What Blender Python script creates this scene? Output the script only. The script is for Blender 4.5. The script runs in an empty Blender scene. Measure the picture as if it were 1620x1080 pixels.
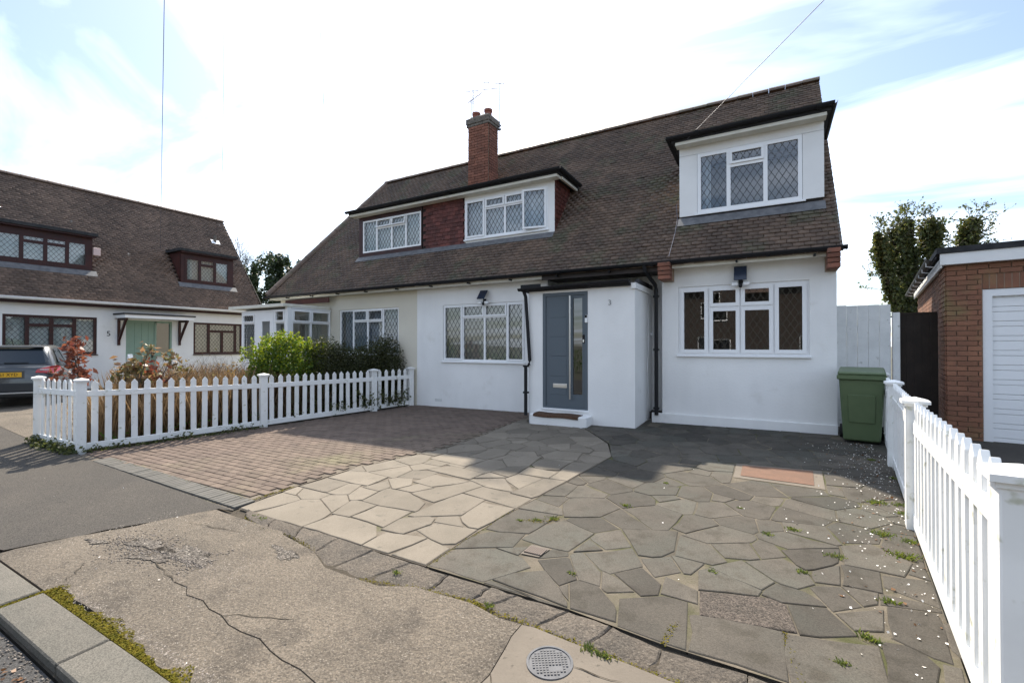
import bpy, bmesh, math, random
import numpy as np
from mathutils import Vector, Matrix
R = math.radians
random.seed(7); rng = np.random.default_rng(7)
S = bpy.context.scene; C = S.collection

# ---------------------------------------------------------------- camera, sky, sun, exposure
cam = bpy.data.cameras.new('camera'); co = bpy.data.objects.new('camera', cam); C.objects.link(co)
cam.lens = 16.0; cam.sensor_width = 36.0; cam.clip_start = .05; cam.clip_end = 3000
co.location = (0, 0, 1.40); co.rotation_euler = (R(90.48), 0, R(29.55)); S.camera = co
SUN = Vector((-.52, .73, 1.0)).normalized()
ELEV = math.asin(SUN.z); ROT = math.atan2(SUN.x, SUN.y)
w = bpy.data.worlds.new('World'); S.world = w; w.use_nodes = True
wn, wl = w.node_tree.nodes, w.node_tree.links; wn.clear()
def N(nodes, t, **k):
    n = nodes.new(t)
    for a, b in k.items(): setattr(n, a, b)
    return n
wo = N(wn, 'ShaderNodeOutputWorld'); bg = N(wn, 'ShaderNodeBackground'); bg.inputs[1].default_value = .088
sk = N(wn, 'ShaderNodeTexSky', sky_type='NISHITA', sun_disc=False, sun_elevation=ELEV, sun_rotation=ROT)
sk.dust_density = 1.0; sk.air_density = 1.0; sk.ozone_density = 1.2
# thin high cloud: noise on the sheet of air above, forward-scattering so it is brighter towards the sun
tc = N(wn, 'ShaderNodeTexCoord'); sp = N(wn, 'ShaderNodeSeparateXYZ'); wl.new(tc.outputs['Generated'], sp.inputs[0])
zz = N(wn, 'ShaderNodeMath', operation='MAXIMUM'); zz.inputs[1].default_value = 0; wl.new(sp.outputs[2], zz.inputs[0])
za = N(wn, 'ShaderNodeMath', operation='ADD'); za.inputs[1].default_value = .12; wl.new(zz.outputs[0], za.inputs[0])
dv = N(wn, 'ShaderNodeVectorMath', operation='SCALE'); iv = N(wn, 'ShaderNodeMath', operation='DIVIDE'); iv.inputs[0].default_value = 1
wl.new(za.outputs[0], iv.inputs[1]); wl.new(tc.outputs['Generated'], dv.inputs[0]); wl.new(iv.outputs[0], dv.inputs['Scale'])
mp = N(wn, 'ShaderNodeMapping'); mp.inputs['Location'].default_value = (-3.803, 2.54, 0); mp.inputs['Rotation'].default_value = (0, 0, R(25)); mp.inputs['Scale'].default_value = (.55, 1.5, 0.0)
wl.new(dv.outputs[0], mp.inputs[0])
cn = N(wn, 'ShaderNodeTexNoise'); cn.inputs['Scale'].default_value = 1.1; cn.inputs['Detail'].default_value = 7; cn.inputs['Roughness'].default_value = .55; cn.inputs['Distortion'].default_value = .6
wl.new(mp.outputs[0], cn.inputs['Vector'])
cr = N(wn, 'ShaderNodeValToRGB'); cr.color_ramp.elements[0].position = .42; cr.color_ramp.elements[0].color = (.05,)*3 + (1,)
cr.color_ramp.elements[1].position = .68; cr.color_ramp.elements[1].color = (1, 1, 1, 1)
wl.new(cn.outputs[0], cr.inputs[0])
dt = N(wn, 'ShaderNodeVectorMath', operation='DOT_PRODUCT'); dt.inputs[1].default_value = SUN; wl.new(tc.outputs['Generated'], dt.inputs[0])
mx0 = N(wn, 'ShaderNodeMath', operation='MAXIMUM'); mx0.inputs[1].default_value = 0; wl.new(dt.outputs['Value'], mx0.inputs[0])
pw = N(wn, 'ShaderNodeMath', operation='POWER'); pw.inputs[1].default_value = 5; wl.new(mx0.outputs[0], pw.inputs[0])
ml = N(wn, 'ShaderNodeMath', operation='MULTIPLY_ADD'); ml.inputs[1].default_value = 9.0; ml.inputs[2].default_value = 9.2; wl.new(pw.outputs[0], ml.inputs[0])
cc = N(wn, 'ShaderNodeVectorMath', operation='SCALE'); cc.inputs[0].default_value = (.885, .985, 1.15); wl.new(ml.outputs[0], cc.inputs['Scale'])
cm = N(wn, 'ShaderNodeMix', data_type='RGBA'); wl.new(cr.outputs[0], cm.inputs[0])
wl.new(sk.outputs[0], cm.inputs[6]); wl.new(cc.outputs[0], cm.inputs[7])
wl.new(cm.outputs[2], bg.inputs[0]); wl.new(bg.outputs[0], wo.inputs[0])
sun = bpy.data.lights.new('sun', 'SUN'); so = bpy.data.objects.new('sun', sun); C.objects.link(so)
sun.energy = 4.2; sun.angle = R(1.0); sun.color = (1, .90, .755)
so.rotation_euler = SUN.to_track_quat('Z', 'Y').to_euler(); so.location = (-20, 30, 40)
vs = S.view_settings; vs.view_transform = 'Standard'; vs.look = 'None'; vs.exposure = 1.25; vs.gamma = 1; vs.use_curve_mapping = False
S.cycles.max_bounces = 7; S.cycles.diffuse_bounces = 4; S.cycles.transparent_max_bounces = 16
S.cycles.use_denoising = True

# ---------------------------------------------------------------- helpers
ORG = {}
def gz(x, y=8.8):                                   # the lie of the land: falls to the street and to the left
    z = .012*(min(max(x, -9), 6)-1)-.025*(8.8-min(max(y, -3), 8.8))
    if x < -9.5: z += min((-9.5-x)*.05, .2)
    return z
def tag(o, label=None, cat=None, group=None, kind=None):
    for k, v in (('label', label), ('category', cat), ('group', group), ('kind', kind)):
        if v: o[k] = v
    return o
def thing(name, label, cat, loc=(0, 0, 0), group=None, rotz=0):
    o = bpy.data.objects.new(name, None); C.objects.link(o); o.location = loc; o.rotation_euler = (0, 0, rotz)
    o.empty_display_size = .2; ORG[o.name] = Vector(loc); return tag(o, label, cat, group)
class MB:
    def __init__(s, fr=None): s.v = []; s.f = []; s.fr = fr
    def add(s, vs, fs):
        k = len(s.v); s.v += [tuple(s.fr(*p)) if s.fr else tuple(p) for p in vs]; s.f += [tuple(i+k for i in f) for f in fs]; return s
    def box(s, x0, x1, y0, y1, z0, z1):
        return s.add([(x0,y0,z0),(x1,y0,z0),(x1,y1,z0),(x0,y1,z0),(x0,y0,z1),(x1,y0,z1),(x1,y1,z1),(x0,y1,z1)],
                     [(3,2,1,0),(4,5,6,7),(0,1,5,4),(1,2,6,5),(2,3,7,6),(3,0,4,7)])
    def poly(s, pts): return s.add(pts, [tuple(range(len(pts)))])
    def prism(s, pts, off):                         # a polygon swept along off
        n = len(pts); o = Vector(off); q = [Vector(p)+o for p in pts]
        return s.add([tuple(p) for p in pts]+[tuple(p) for p in q], [tuple(range(n-1, -1, -1)), tuple(range(n, 2*n))]+[(i, (i+1) % n, n+(i+1) % n, n+i) for i in range(n)])
    def tube(s, pts, r, n=8, cap=True):
        pts = [Vector(p) for p in pts]; rs = r if isinstance(r, (list, tuple)) else [r]*len(pts); vs = []; fs = []
        for i, p in enumerate(pts):
            d = (pts[min(i+1, len(pts)-1)]-pts[max(i-1, 0)])
            d = d.normalized() if d.length > 1e-9 else Vector((0, 0, 1))
            a = d.cross(Vector((0, 0, 1)) if abs(d.z) < .9 else Vector((1, 0, 0))).normalized(); b = d.cross(a)
            for k in range(n):
                t = 2*math.pi*k/n; vs.append(tuple(p+(a*math.cos(t)+b*math.sin(t))*rs[i]))
        for i in range(len(pts)-1):
            for k in range(n): fs.append((i*n+k, i*n+(k+1) % n, (i+1)*n+(k+1) % n, (i+1)*n+k))
        if cap: fs += [tuple(range(n-1, -1, -1)), tuple(range((len(pts)-1)*n, len(pts)*n))]
        return s.add(vs, fs)
    def lathe(s, prof, c, n=20):                    # (radius, height) profile turned about the vertical through c
        vs = []; fs = []
        for r, z in prof:
            for k in range(n): t = 2*math.pi*k/n; vs.append((c[0]+r*math.cos(t), c[1]+r*math.sin(t), c[2]+z))
        for i in range(len(prof)-1):
            for k in range(n): fs.append((i*n+k, i*n+(k+1) % n, (i+1)*n+(k+1) % n, (i+1)*n+k))
        fs += [tuple(range(n-1, -1, -1)), tuple(range((len(prof)-1)*n, len(prof)*n))]
        return s.add(vs, fs)
    def mesh(s, name, mat, org=Vector((0, 0, 0)), bev=0, smooth=False, recalc=True):
        me = bpy.data.meshes.new(name); me.from_pydata([(Vector(p)-org)[:] for p in s.v], [], s.f)
        if recalc or bev:
            bm = bmesh.new(); bm.from_mesh(me)
            if bev: bmesh.ops.bevel(bm, geom=list(bm.edges), offset=bev, segments=1, affect='EDGES', clamp_overlap=True)
            bmesh.ops.recalc_face_normals(bm, faces=bm.faces); bm.to_mesh(me); bm.free()
        if smooth: me.polygons.foreach_set('use_smooth', [True]*len(me.polygons))
        me.materials.append(mat); me.update(); return me
    def build(s, name, mat, parent=None, bev=0, smooth=False, label=None, kind=None, cat=None, group=None, recalc=True, local=False):
        org = ORG.get(parent.name, Vector((0, 0, 0))) if parent and not local else Vector((0, 0, 0))
        if parent is None and s.v and kind is None:  # a thing that is one mesh: origin at its foot
            a = np.array(s.v); org = Vector(((a[:, 0].min()+a[:, 0].max())/2, (a[:, 1].min()+a[:, 1].max())/2, a[:, 2].min()))
        me = s.mesh(name, mat, org, bev, smooth, recalc); o = bpy.data.objects.new(name, me); C.objects.link(o)
        if parent: o.parent = parent; ORG[o.name] = org if not local else Vector((0, 0, 0))
        else: o.location = org; ORG[o.name] = org
        return tag(o, label, cat, group, kind)
def inst(name, me, parent, loc, rot=None):
    o = bpy.data.objects.new(name, me); C.objects.link(o); o.parent = parent
    M = rot.to_4x4() if rot is not None else Matrix.Identity(4)
    M.translation = Vector(loc)-ORG.get(parent.name, Vector((0, 0, 0))); o.matrix_local = M; return o
def npmesh(name, v, f, mat, parent=None, smooth=False, kind=None, label=None, cat=None, group=None, org=None):
    """quads or triangles from numpy arrays"""
    me = bpy.data.meshes.new(name); n = len(v); k = f.shape[1]
    og = np.array(ORG.get(parent.name, Vector((0, 0, 0)))) if parent else np.zeros(3)
    me.vertices.add(n); me.vertices.foreach_set('co', (v-og).astype(np.float32).ravel())
    me.loops.add(f.size); me.loops.foreach_set('vertex_index', f.astype(np.int32).ravel())
    me.polygons.add(len(f)); me.polygons.foreach_set('loop_start', np.arange(0, f.size, k, dtype=np.int32))
    me.polygons.foreach_set('loop_total', np.full(len(f), k, dtype=np.int32))
    if smooth: me.polygons.foreach_set('use_smooth', np.ones(len(f), dtype=bool))
    me.update(calc_edges=True); me.materials.append(mat)
    o = bpy.data.objects.new(name, me); C.objects.link(o)
    if parent: o.parent = parent
    ORG[o.name] = Vector(og); return tag(o, label, cat, group, kind)

# ---------------------------------------------------------------- materials
MATS = {}
def pm(name, c1, c2=None, ns=4.0, c3=None, ns3=20., thr=.62, soft=.06, rnd=0, orand=0, rough=.8, bump=(), spec=.3, metal=0, c4=None, ns4=1.2, thr4=.6, soft4=.12, coat=0, vor=None, k=1, streak=0):
    c1, c2, c3, c4 = (tuple(v*k for v in c) if c else None for c in (c1, c2, c3, c4))
    m = bpy.data.materials.new(name); m.use_nodes = True; nn, ll = m.node_tree.nodes, m.node_tree.links
    b = nn['Principled BSDF']; b.inputs['Roughness'].default_value = rough; b.inputs['Specular IOR Level'].default_value = spec; b.inputs['Metallic'].default_value = metal
    if coat: b.inputs['Coat Weight'].default_value = coat; b.inputs['Coat Roughness'].default_value = .05
    g = N(nn, 'ShaderNodeNewGeometry'); pos = g.outputs['Position']
    def noise(sc, det=5, ro=.6):
        t = N(nn, 'ShaderNodeTexNoise'); t.inputs['Scale'].default_value = sc; t.inputs['Detail'].default_value = det; t.inputs['Roughness'].default_value = ro
        ll.new(pos, t.inputs['Vector']); return t.outputs[0]
    def mix(fac, a, bb):
        x = N(nn, 'ShaderNodeMix', data_type='RGBA'); ll.new(fac, x.inputs[0])
        for v, i in ((a, 6), (bb, 7)):
            if isinstance(v, tuple): x.inputs[i].default_value = v+(1,)
            else: ll.new(v, x.inputs[i])
        return x.outputs[2]
    def ramp(f, a, bb):
        r = N(nn, 'ShaderNodeMapRange'); r.interpolation_type = 'SMOOTHSTEP'; ll.new(f, r.inputs[0]); r.inputs[1].default_value = a; r.inputs[2].default_value = bb; return r.outputs[0]
    col = c1
    if c2: col = mix(ramp(noise(ns), .32, .68), c1, c2)
    if c4: col = mix(ramp(noise(ns4), thr4-soft4, thr4+soft4), col, c4)
    if c3: col = mix(ramp(noise(ns3, 3), thr-soft, thr+soft), col, c3)
    def hsv(col, f, amt):
        h = N(nn, 'ShaderNodeHueSaturation'); r = N(nn, 'ShaderNodeMapRange'); ll.new(f, r.inputs[0]); r.inputs[3].default_value = 1-amt; r.inputs[4].default_value = 1+amt
        ll.new(r.outputs[0], h.inputs['Value'])
        if isinstance(col, tuple): h.inputs['Color'].default_value = col+(1,)
        else: ll.new(col, h.inputs['Color'])
        return h.outputs[0]
    if vor:                                         # exposed aggregate: grains of differing brightness
        vt = N(nn, 'ShaderNodeTexVoronoi'); vt.inputs['Scale'].default_value = vor[0]; ll.new(pos, vt.inputs['Vector']); sc = N(nn, 'ShaderNodeSeparateColor'); ll.new(vt.outputs['Color'], sc.inputs[0]); col = hsv(col, sc.outputs[0], vor[1])
    if streak:                                      # rain-washed runs of dirt
        sm = N(nn, 'ShaderNodeMapping'); sm.inputs['Scale'].default_value = (3.5, 3.5, .6); ll.new(pos, sm.inputs[0]); st = N(nn, 'ShaderNodeTexNoise'); st.inputs['Scale'].default_value = 1; st.inputs['Detail'].default_value = 4; ll.new(sm.outputs[0], st.inputs['Vector']); col = hsv(col, ramp(st.outputs[0], .75, .35), streak)
    if rnd: col = hsv(col, g.outputs['Random Per Island'], rnd)
    if orand:
        oi = N(nn, 'ShaderNodeObjectInfo'); col = hsv(col, oi.outputs['Random'], orand)
    if isinstance(col, tuple): b.inputs['Base Color'].default_value = col+(1,)
    else: ll.new(col, b.inputs['Base Color'])
    if bump:
        bp = N(nn, 'ShaderNodeBump'); bp.inputs['Strength'].default_value = bump[1]; bp.inputs['Distance'].default_value = bump[2]
        ll.new(noise(bump[0], 6, .65), bp.inputs['Height']); ll.new(bp.outputs[0], b.inputs['Normal'])
    MATS[name] = m; return m
def leafmat(name, c1, c2, tr=.45):
    m = bpy.data.materials.new(name); m.use_nodes = True; nn, ll = m.node_tree.nodes, m.node_tree.links; nn.clear()
    o = N(nn, 'ShaderNodeOutputMaterial'); d = N(nn, 'ShaderNodeBsdfPrincipled'); t = N(nn, 'ShaderNodeBsdfTranslucent'); x = N(nn, 'ShaderNodeMixShader')
    d.inputs['Roughness'].default_value = .45; d.inputs['Specular IOR Level'].default_value = .35
    g = N(nn, 'ShaderNodeNewGeometry'); c = N(nn, 'ShaderNodeMix', data_type='RGBA'); ll.new(g.outputs['Random Per Island'], c.inputs[0])
    c.inputs[6].default_value = c1+(1,); c.inputs[7].default_value = c2+(1,); ll.new(c.outputs[2], d.inputs['Base Color'])
    h = N(nn, 'ShaderNodeHueSaturation'); h.inputs['Value'].default_value = 1.6; h.inputs['Saturation'].default_value = 1.1; ll.new(c.outputs[2], h.inputs['Color']); ll.new(h.outputs[0], t.inputs['Color'])
    x.inputs[0].default_value = tr; ll.new(d.outputs[0], x.inputs[1]); ll.new(t.outputs[0], x.inputs[2]); ll.new(x.outputs[0], o.inputs[0]); return m
def glassmat(name, tint, lo=.07, gain=1.6):
    m = bpy.data.materials.new(name); m.use_nodes = True; nn, ll = m.node_tree.nodes, m.node_tree.links; nn.clear()
    o = N(nn, 'ShaderNodeOutputMaterial'); t = N(nn, 'ShaderNodeBsdfTransparent'); g = N(nn, 'ShaderNodeBsdfGlossy'); x = N(nn, 'ShaderNodeMixShader'); f = N(nn, 'ShaderNodeFresnel'); f.inputs[0].default_value = 1.5
    t.inputs[0].default_value = tint+(1,); g.inputs['Roughness'].default_value = 0.0
    a = N(nn, 'ShaderNodeMath', operation='MULTIPLY_ADD', use_clamp=True); a.inputs[1].default_value = gain; a.inputs[2].default_value = lo
    ll.new(f.outputs[0], a.inputs[0]); ll.new(a.outputs[0], x.inputs[0]); ll.new(t.outputs[0], x.inputs[1]); ll.new(g.outputs[0], x.inputs[2]); ll.new(x.outputs[0], o.inputs[0]); return m
white = pm('white_masonry_paint', (.80,.80,.79), (.74,.74,.73), .8, c3=(.66,.65,.62), ns3=2.2, thr=.74, soft=.12, rough=.85, bump=(28,.5,.006), streak=.02)
cream = pm('cream_masonry_paint', (.66,.62,.52), (.62,.58,.49), 1.2, rough=.85, bump=(60,.35,.004))
upvc = pm('white_upvc', (.80,.81,.82), rough=.35, spec=.45)
pvcf = pm('white_plastic_fence', (.80,.80,.78), (.74,.74,.72), 5, c3=(.46,.46,.36), ns3=11, thr=.68, soft=.08, rough=.45, spec=.4)
board_w = pm('white_cladding_board', (.78,.78,.77), (.74,.74,.73), 2, rough=.5)
creamb = pm('cream_painted_board', (.70,.68,.60), (.62,.60,.52), 6, rough=.6)
gatew = pm('white_painted_timber', (.70,.71,.70), (.60,.61,.60), 3, c3=(.42,.42,.40), ns3=14, thr=.70, orand=.05, rough=.6, bump=(25,.3,.003))
black = pm('black_plastic', (.016,.016,.018), rough=.62, spec=.2)
felt = pm('black_roof_felt', (.022,.023,.025), (.04,.04,.042), 6, rough=.85, bump=(60,.5,.004))
brownw = pm('dark_brown_stain', (.045,.014,.012), (.03,.012,.012), 5, rough=.45)
porchb = pm('dark_stained_board', (.055,.042,.036), (.045,.036,.032), 5, rough=.6)
redboard = pm('dark_red_board', (.075,.025,.02), (.05,.02,.018), 4, rough=.6)
tile_m = pm('weathered_roof_tile', (.112,.072,.050), (.182,.118,.080), 1.3, c3=(.27,.245,.21), ns3=26, thr=.69, soft=.06, rnd=.26, k=.71, rough=.62, spec=.5, bump=(45,.5,.006), c4=(.105,.098,.055), ns4=1.7, thr4=.60, soft4=.10)
tile_n = pm('ruddy_roof_tile', (.075,.052,.045), (.125,.085,.068), .9, c3=(.30,.27,.23), ns3=14, thr=.72, soft=.05, rnd=.35, rough=.85, bump=(45,.5,.006))
tile_b = pm('lichened_brown_roof_tile', (.108,.073,.055), (.172,.116,.086), .6, c3=(.40,.36,.31), ns3=5.5, thr=.735, soft=.04, rnd=.30, k=.88, rough=.65, spec=.45, bump=(30,.5,.006))
tile_red = pm('red_hung_tile', (.125,.040,.032), (.085,.030,.026), 5, c3=(.20,.09,.07), ns3=18, thr=.68, rnd=.2, orand=.35, rough=.7, bump=(40,.4,.005))
under = pm('roof_underlay', (.03,.026,.024), rough=.95)
lead = pm('lead_strip', (.075,.078,.082), rough=.6)
leadw = pm('dull_brass_lead_strip', (.055,.048,.034), rough=.55)
flash = pm('lead_flashing', (.095,.098,.105), (.15,.15,.155), 8, rough=.6)
glass = glassmat('window_glass', (.86,.90,.90), lo=.10, gain=1.8)
glassd = glassmat('toughened_glass', (.42,.45,.46), lo=.10)
net = pm('net_curtain', (.74,.79,.84), (.58,.64,.70), 7, rough=.9)
netw = pm('pale_blind', (.78,.82,.81), (.70,.75,.74), 5, rough=.9)
drape = pm('beige_curtain', (.55,.54,.48), (.44,.43,.39), 6, rough=.95)
lace = pm('blue_lace_curtain', (.46,.54,.63), (.26,.32,.40), 9, rough=.95)
dark = pm('dark_interior', (.05,.045,.04), rough=.95)
room = pm('interior_paint', (.30,.28,.25), rough=.9)
doorg = pm('slate_grey_door', (.122,.150,.175), k=.78, rough=.5, spec=.35)
steel = pm('brushed_steel', (.62,.61,.60), rough=.28, metal=1)
mintd = pm('sage_green_paint', (.235,.34,.275), (.22,.32,.26), 3, rough=.5)
coir = pm('brown_coir', (.105,.058,.034), (.06,.034,.022), 40, rough=1, bump=(160,1,.01))
brick_m = pm('orange_brown_brick', (.250,.116,.070), (.190,.090,.058), 2.5, c3=(.10,.06,.045), ns3=45, thr=.68, orand=.14, rnd=.0, rough=.88, bump=(90,.5,.004), c4=(.20,.172,.075), ns4=1.1, thr4=.62, soft4=.10)
brick_s = pm('orange_brown_brick_stuff', (.205,.098,.060), (.150,.076,.050), 2.5, c3=(.08,.045,.035), ns3=45, thr=.66, rnd=.28, rough=.88, bump=(90,.5,.004))
brick_c = pm('red_chimney_brick', (.235,.100,.066), (.175,.078,.054), 4, c3=(.11,.07,.055), ns3=12, thr=.64, orand=.22, rough=.9, bump=(60,.5,.005))
mortar = pm('mortar', (.30,.215,.155), (.25,.18,.135), 8, rough=.95)
capst = pm('weathered_cap', (.115,.10,.085), (.19,.165,.14), 9, c3=(.05,.05,.04), ns3=20, thr=.6, rough=.95, bump=(40,.6,.01))
pot_m = pm('terracotta', (.26,.095,.065), (.20,.075,.055), 10, rough=.8)
asph = pm('old_asphalt', (.122,.108,.092), (.100,.090,.078), 1.3, c3=(.055,.05,.045), ns3=6, thr=.74, soft=.05, vor=(190,.62), k=.45, rough=.92, bump=(170,.5,.006))
roadm = pm('road_asphalt', (.085,.083,.08), (.07,.068,.066), 2, vor=(170,.5), k=.7, rough=.92, bump=(150,.6,.008))
conc = pm('worn_concrete', (.240,.200,.155), (.178,.150,.118), 1.6, c3=(.36,.32,.265), ns3=95, thr=.63, soft=.05, vor=(130,.36), k=.57, rough=.93, bump=(38,.85,.022), c4=(.140,.118,.094), ns4=2.6, thr4=.58, soft4=.10)
concp = pm('concrete_patch', (.275,.235,.190), (.225,.192,.155), 3, k=.56, c3=(.15,.13,.105), ns3=30, thr=.68, rough=.93, bump=(40,.5,.006))
kerbm = pm('kerb_concrete', (.215,.197,.166), (.175,.165,.140), 4, vor=(200,.36), k=.52, orand=.07, rough=.9, bump=(140,.5,.005))
soil = pm('dark_soil', (.045,.038,.028), (.075,.062,.046), 12, rough=1, bump=(50,1,.02))
beige_s = pm('beige_paving_stone', (.248,.213,.168), (.200,.172,.134), 2.2, c3=(.165,.145,.115), ns3=9, thr=.66, vor=(240,.14), k=.63, orand=.20, rough=.85, bump=(90,.25,.004))
grey_s = pm('grey_paving_stone', (.158,.138,.112), (.118,.104,.085), 2.6, c3=(.095,.083,.064), ns3=7, thr=.60, soft=.12, vor=(190,.24), k=.46, orand=.30, rough=.88, bump=(100,.35,.005), c4=(.128,.124,.102), ns4=1.1, thr4=.54)
agg_s = pm('pebble_faced_paving_stone', (.11,.09,.075), (.085,.072,.06), 9, vor=(130,.6), k=.75, c3=(.20,.16,.13), ns3=130, thr=.62, rough=.9, bump=(120,1,.012))
mort_b = pm('dark_joint_mortar', (.105,.088,.068), (.165,.14,.11), 7, k=.92, rough=1, bump=(70,.8,.01), c4=(.085,.095,.03), ns4=1.6, thr4=.66)
mort_g = pm('sandy_joint_mortar', (.195,.165,.125), (.10,.087,.066), 2.2, k=.72, rough=1, bump=(70,.8,.01), c4=(.075,.078,.030), ns4=1.9, thr4=.55)
paver_m = pm('brown_block_paver', (.175,.132,.102), (.140,.104,.082), 3, k=0.74, c3=(.23,.18,.14), ns3=80, thr=.66, orand=.14, rough=.9, bump=(90,.4,.005), c4=(.17,.15,.09), ns4=.8, thr4=.60)
paver_s = pm('brown_block_paver_stuff', (.172,.126,.100), (.136,.100,.080), 3, k=0.72, c3=(.22,.17,.135), ns3=80, thr=.64, rnd=.14, rough=.9, bump=(90,.4,.005))
solb = pm('grey_engineering_brick', (.150,.142,.126), (.120,.116,.104), 5, k=0.68, orand=.12, rough=.85, bump=(80,.4,.004))
haunch = pm('crumbling_edge_concrete', (.155,.130,.104), (.115,.10,.083), 5, k=0.72, vor=(120,.3), c3=(.21,.18,.145), ns3=60, thr=.63, orand=.10, rough=.95, bump=(45,.9,.018))
iron = pm('galvanised_cover', (.10,.103,.112), (.075,.078,.085), 30, rough=.7, metal=.1)
rustm = pm('rust_brown_cover', (.215,.118,.078), (.175,.10,.068), 8, k=.72, c3=(.15,.09,.065), ns3=60, thr=.6, rough=.85, bump=(120,.5,.005))
binm = pm('olive_green_bin', (.092,.130,.062), (.080,.116,.055), 3, rough=.45, spec=.4)
bark = pm('bark', (.10,.085,.068), (.06,.05,.042), 14, rough=.95, bump=(30,.8,.02))
twig = pm('dry_twig', (.17,.125,.085), (.11,.08,.06), 10, rnd=.25, rough=.95)
carp = pm('graphite_car_paint', (.075,.080,.084), rough=.30, spec=.5, metal=.45, coat=.6)
carglass = pm('car_glass', (.012,.02,.028), rough=.04, spec=.7)
redl = pm('red_lamp', (.50,.012,.016), rough=.12, spec=.6, coat=.6)
clearl = pm('clear_lamp', (.6,.58,.58), rough=.1, spec=.6)
plate = pm('yellow_plate', (.72,.40,.03), rough=.4)
ink = pm('black_ink', (.012,.012,.012), rough=.5)
tyre = pm('tyre_rubber', (.02,.02,.02), rough=.8)
solar = pm('solar_panel_blue', (.02,.03,.055), rough=.18, spec=.6)
cablem = pm('grey_cable', (.13,.13,.16), rough=.6)
alu = pm('aerial_aluminium', (.45,.45,.46), rough=.35, metal=.8)
fence_d = pm('dark_creosoted_timber', (.022,.017,.014), (.032,.024,.019), 5, rough=.8)
far_brick = pm('far_brown_brick', (.065,.050,.044), (.05,.04,.035), 3, rough=.9)

# ---------------------------------------------------------------- builders
def wall(name, mat, parent, fr, u0, u1, z0, z1, holes=(), th=.25, label=None):
    """a wall slab with openings; fr(u, d, z): d is outward"""
    us = sorted({u0, u1, *[h[0] for h in holes], *[h[1] for h in holes]}); zs = sorted({z0, z1, *[h[2] for h in holes], *[h[3] for h in holes]})
    m = MB(fr); hole = lambda a, b: any(h[0] < a < h[1] and h[2] < b < h[3] for h in holes)
    for i in range(len(us)-1):
        for j in range(len(zs)-1):
            a, b, c, d = us[i], us[i+1], zs[j], zs[j+1]
            if hole((a+b)/2, (c+d)/2): continue
            m.poly([(a,0,c),(b,0,c),(b,0,d),(a,0,d)]); m.poly([(a,-th,d),(b,-th,d),(b,-th,c),(a,-th,c)])
            for p, q, nb in (((a,c),(b,c),((a+b)/2, c-1e-4)), ((b,c),(b,d),(b+1e-4,(c+d)/2)), ((b,d),(a,d),((a+b)/2, d+1e-4)), ((a,d),(a,c),(a-1e-4,(c+d)/2))):
                if hole(*nb) or not (u0 < nb[0] < u1 and z0 < nb[1] < z1):
                    m.poly([(p[0],0,p[1]),(p[0],-th,p[1]),(q[0],-th,q[1]),(q[0],0,q[1])])
    return m.build(name, mat, parent, label=label, recalc=False)
def ring(m, u0, u1, z0, z1, wl_, wr, wb, wt, d0, d1):
    m.box(u0, u1, d0, d1, z0, z0+wb); m.box(u0, u1, d0, d1, z1-wt, z1)
    m.box(u0, u0+wl_, d0, d1, z0+wb, z1-wt); m.box(u1-wr, u1, d0, d1, z0+wb, z1-wt)
def lattice(m, u0, u1, z0, z1, d, sx, sz, t=.0045):
    h = sz/sx; uc = (u0+u1)/2; zc = (z0+z1)/2
    for sg in (1, -1):
        n = int(((u1-u0)*h+(z1-z0))/sz)+2
        for k in range(-n, n+1):
            pts = []                                     # line: z - zc = sg*h*(u-uc) + k*sz
            f = lambda u: zc+sg*h*(u-uc)+(k+.5)*sz
            g = lambda z: uc+(z-zc-(k+.5)*sz)/(sg*h)
            for u in (u0, u1):
                if z0 <= f(u) <= z1: pts.append((u, f(u)))
            for z in (z0, z1):
                if u0 < g(z) < u1: pts.append((g(z), z))
            if len(pts) < 2: continue
            (a, b), (c, e) = pts[0], pts[1]; L = math.hypot(c-a, e-b)
            if L < .03: continue
            nu, nz = -(e-b)/L*t, (c-a)/L*t
            m.prism([(a+nu,d,b+nz),(c+nu,d,e+nz),(c-nu,d,e-nz),(a-nu,d,b-nz)], (0, .003+.001*sg, 0))
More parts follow.
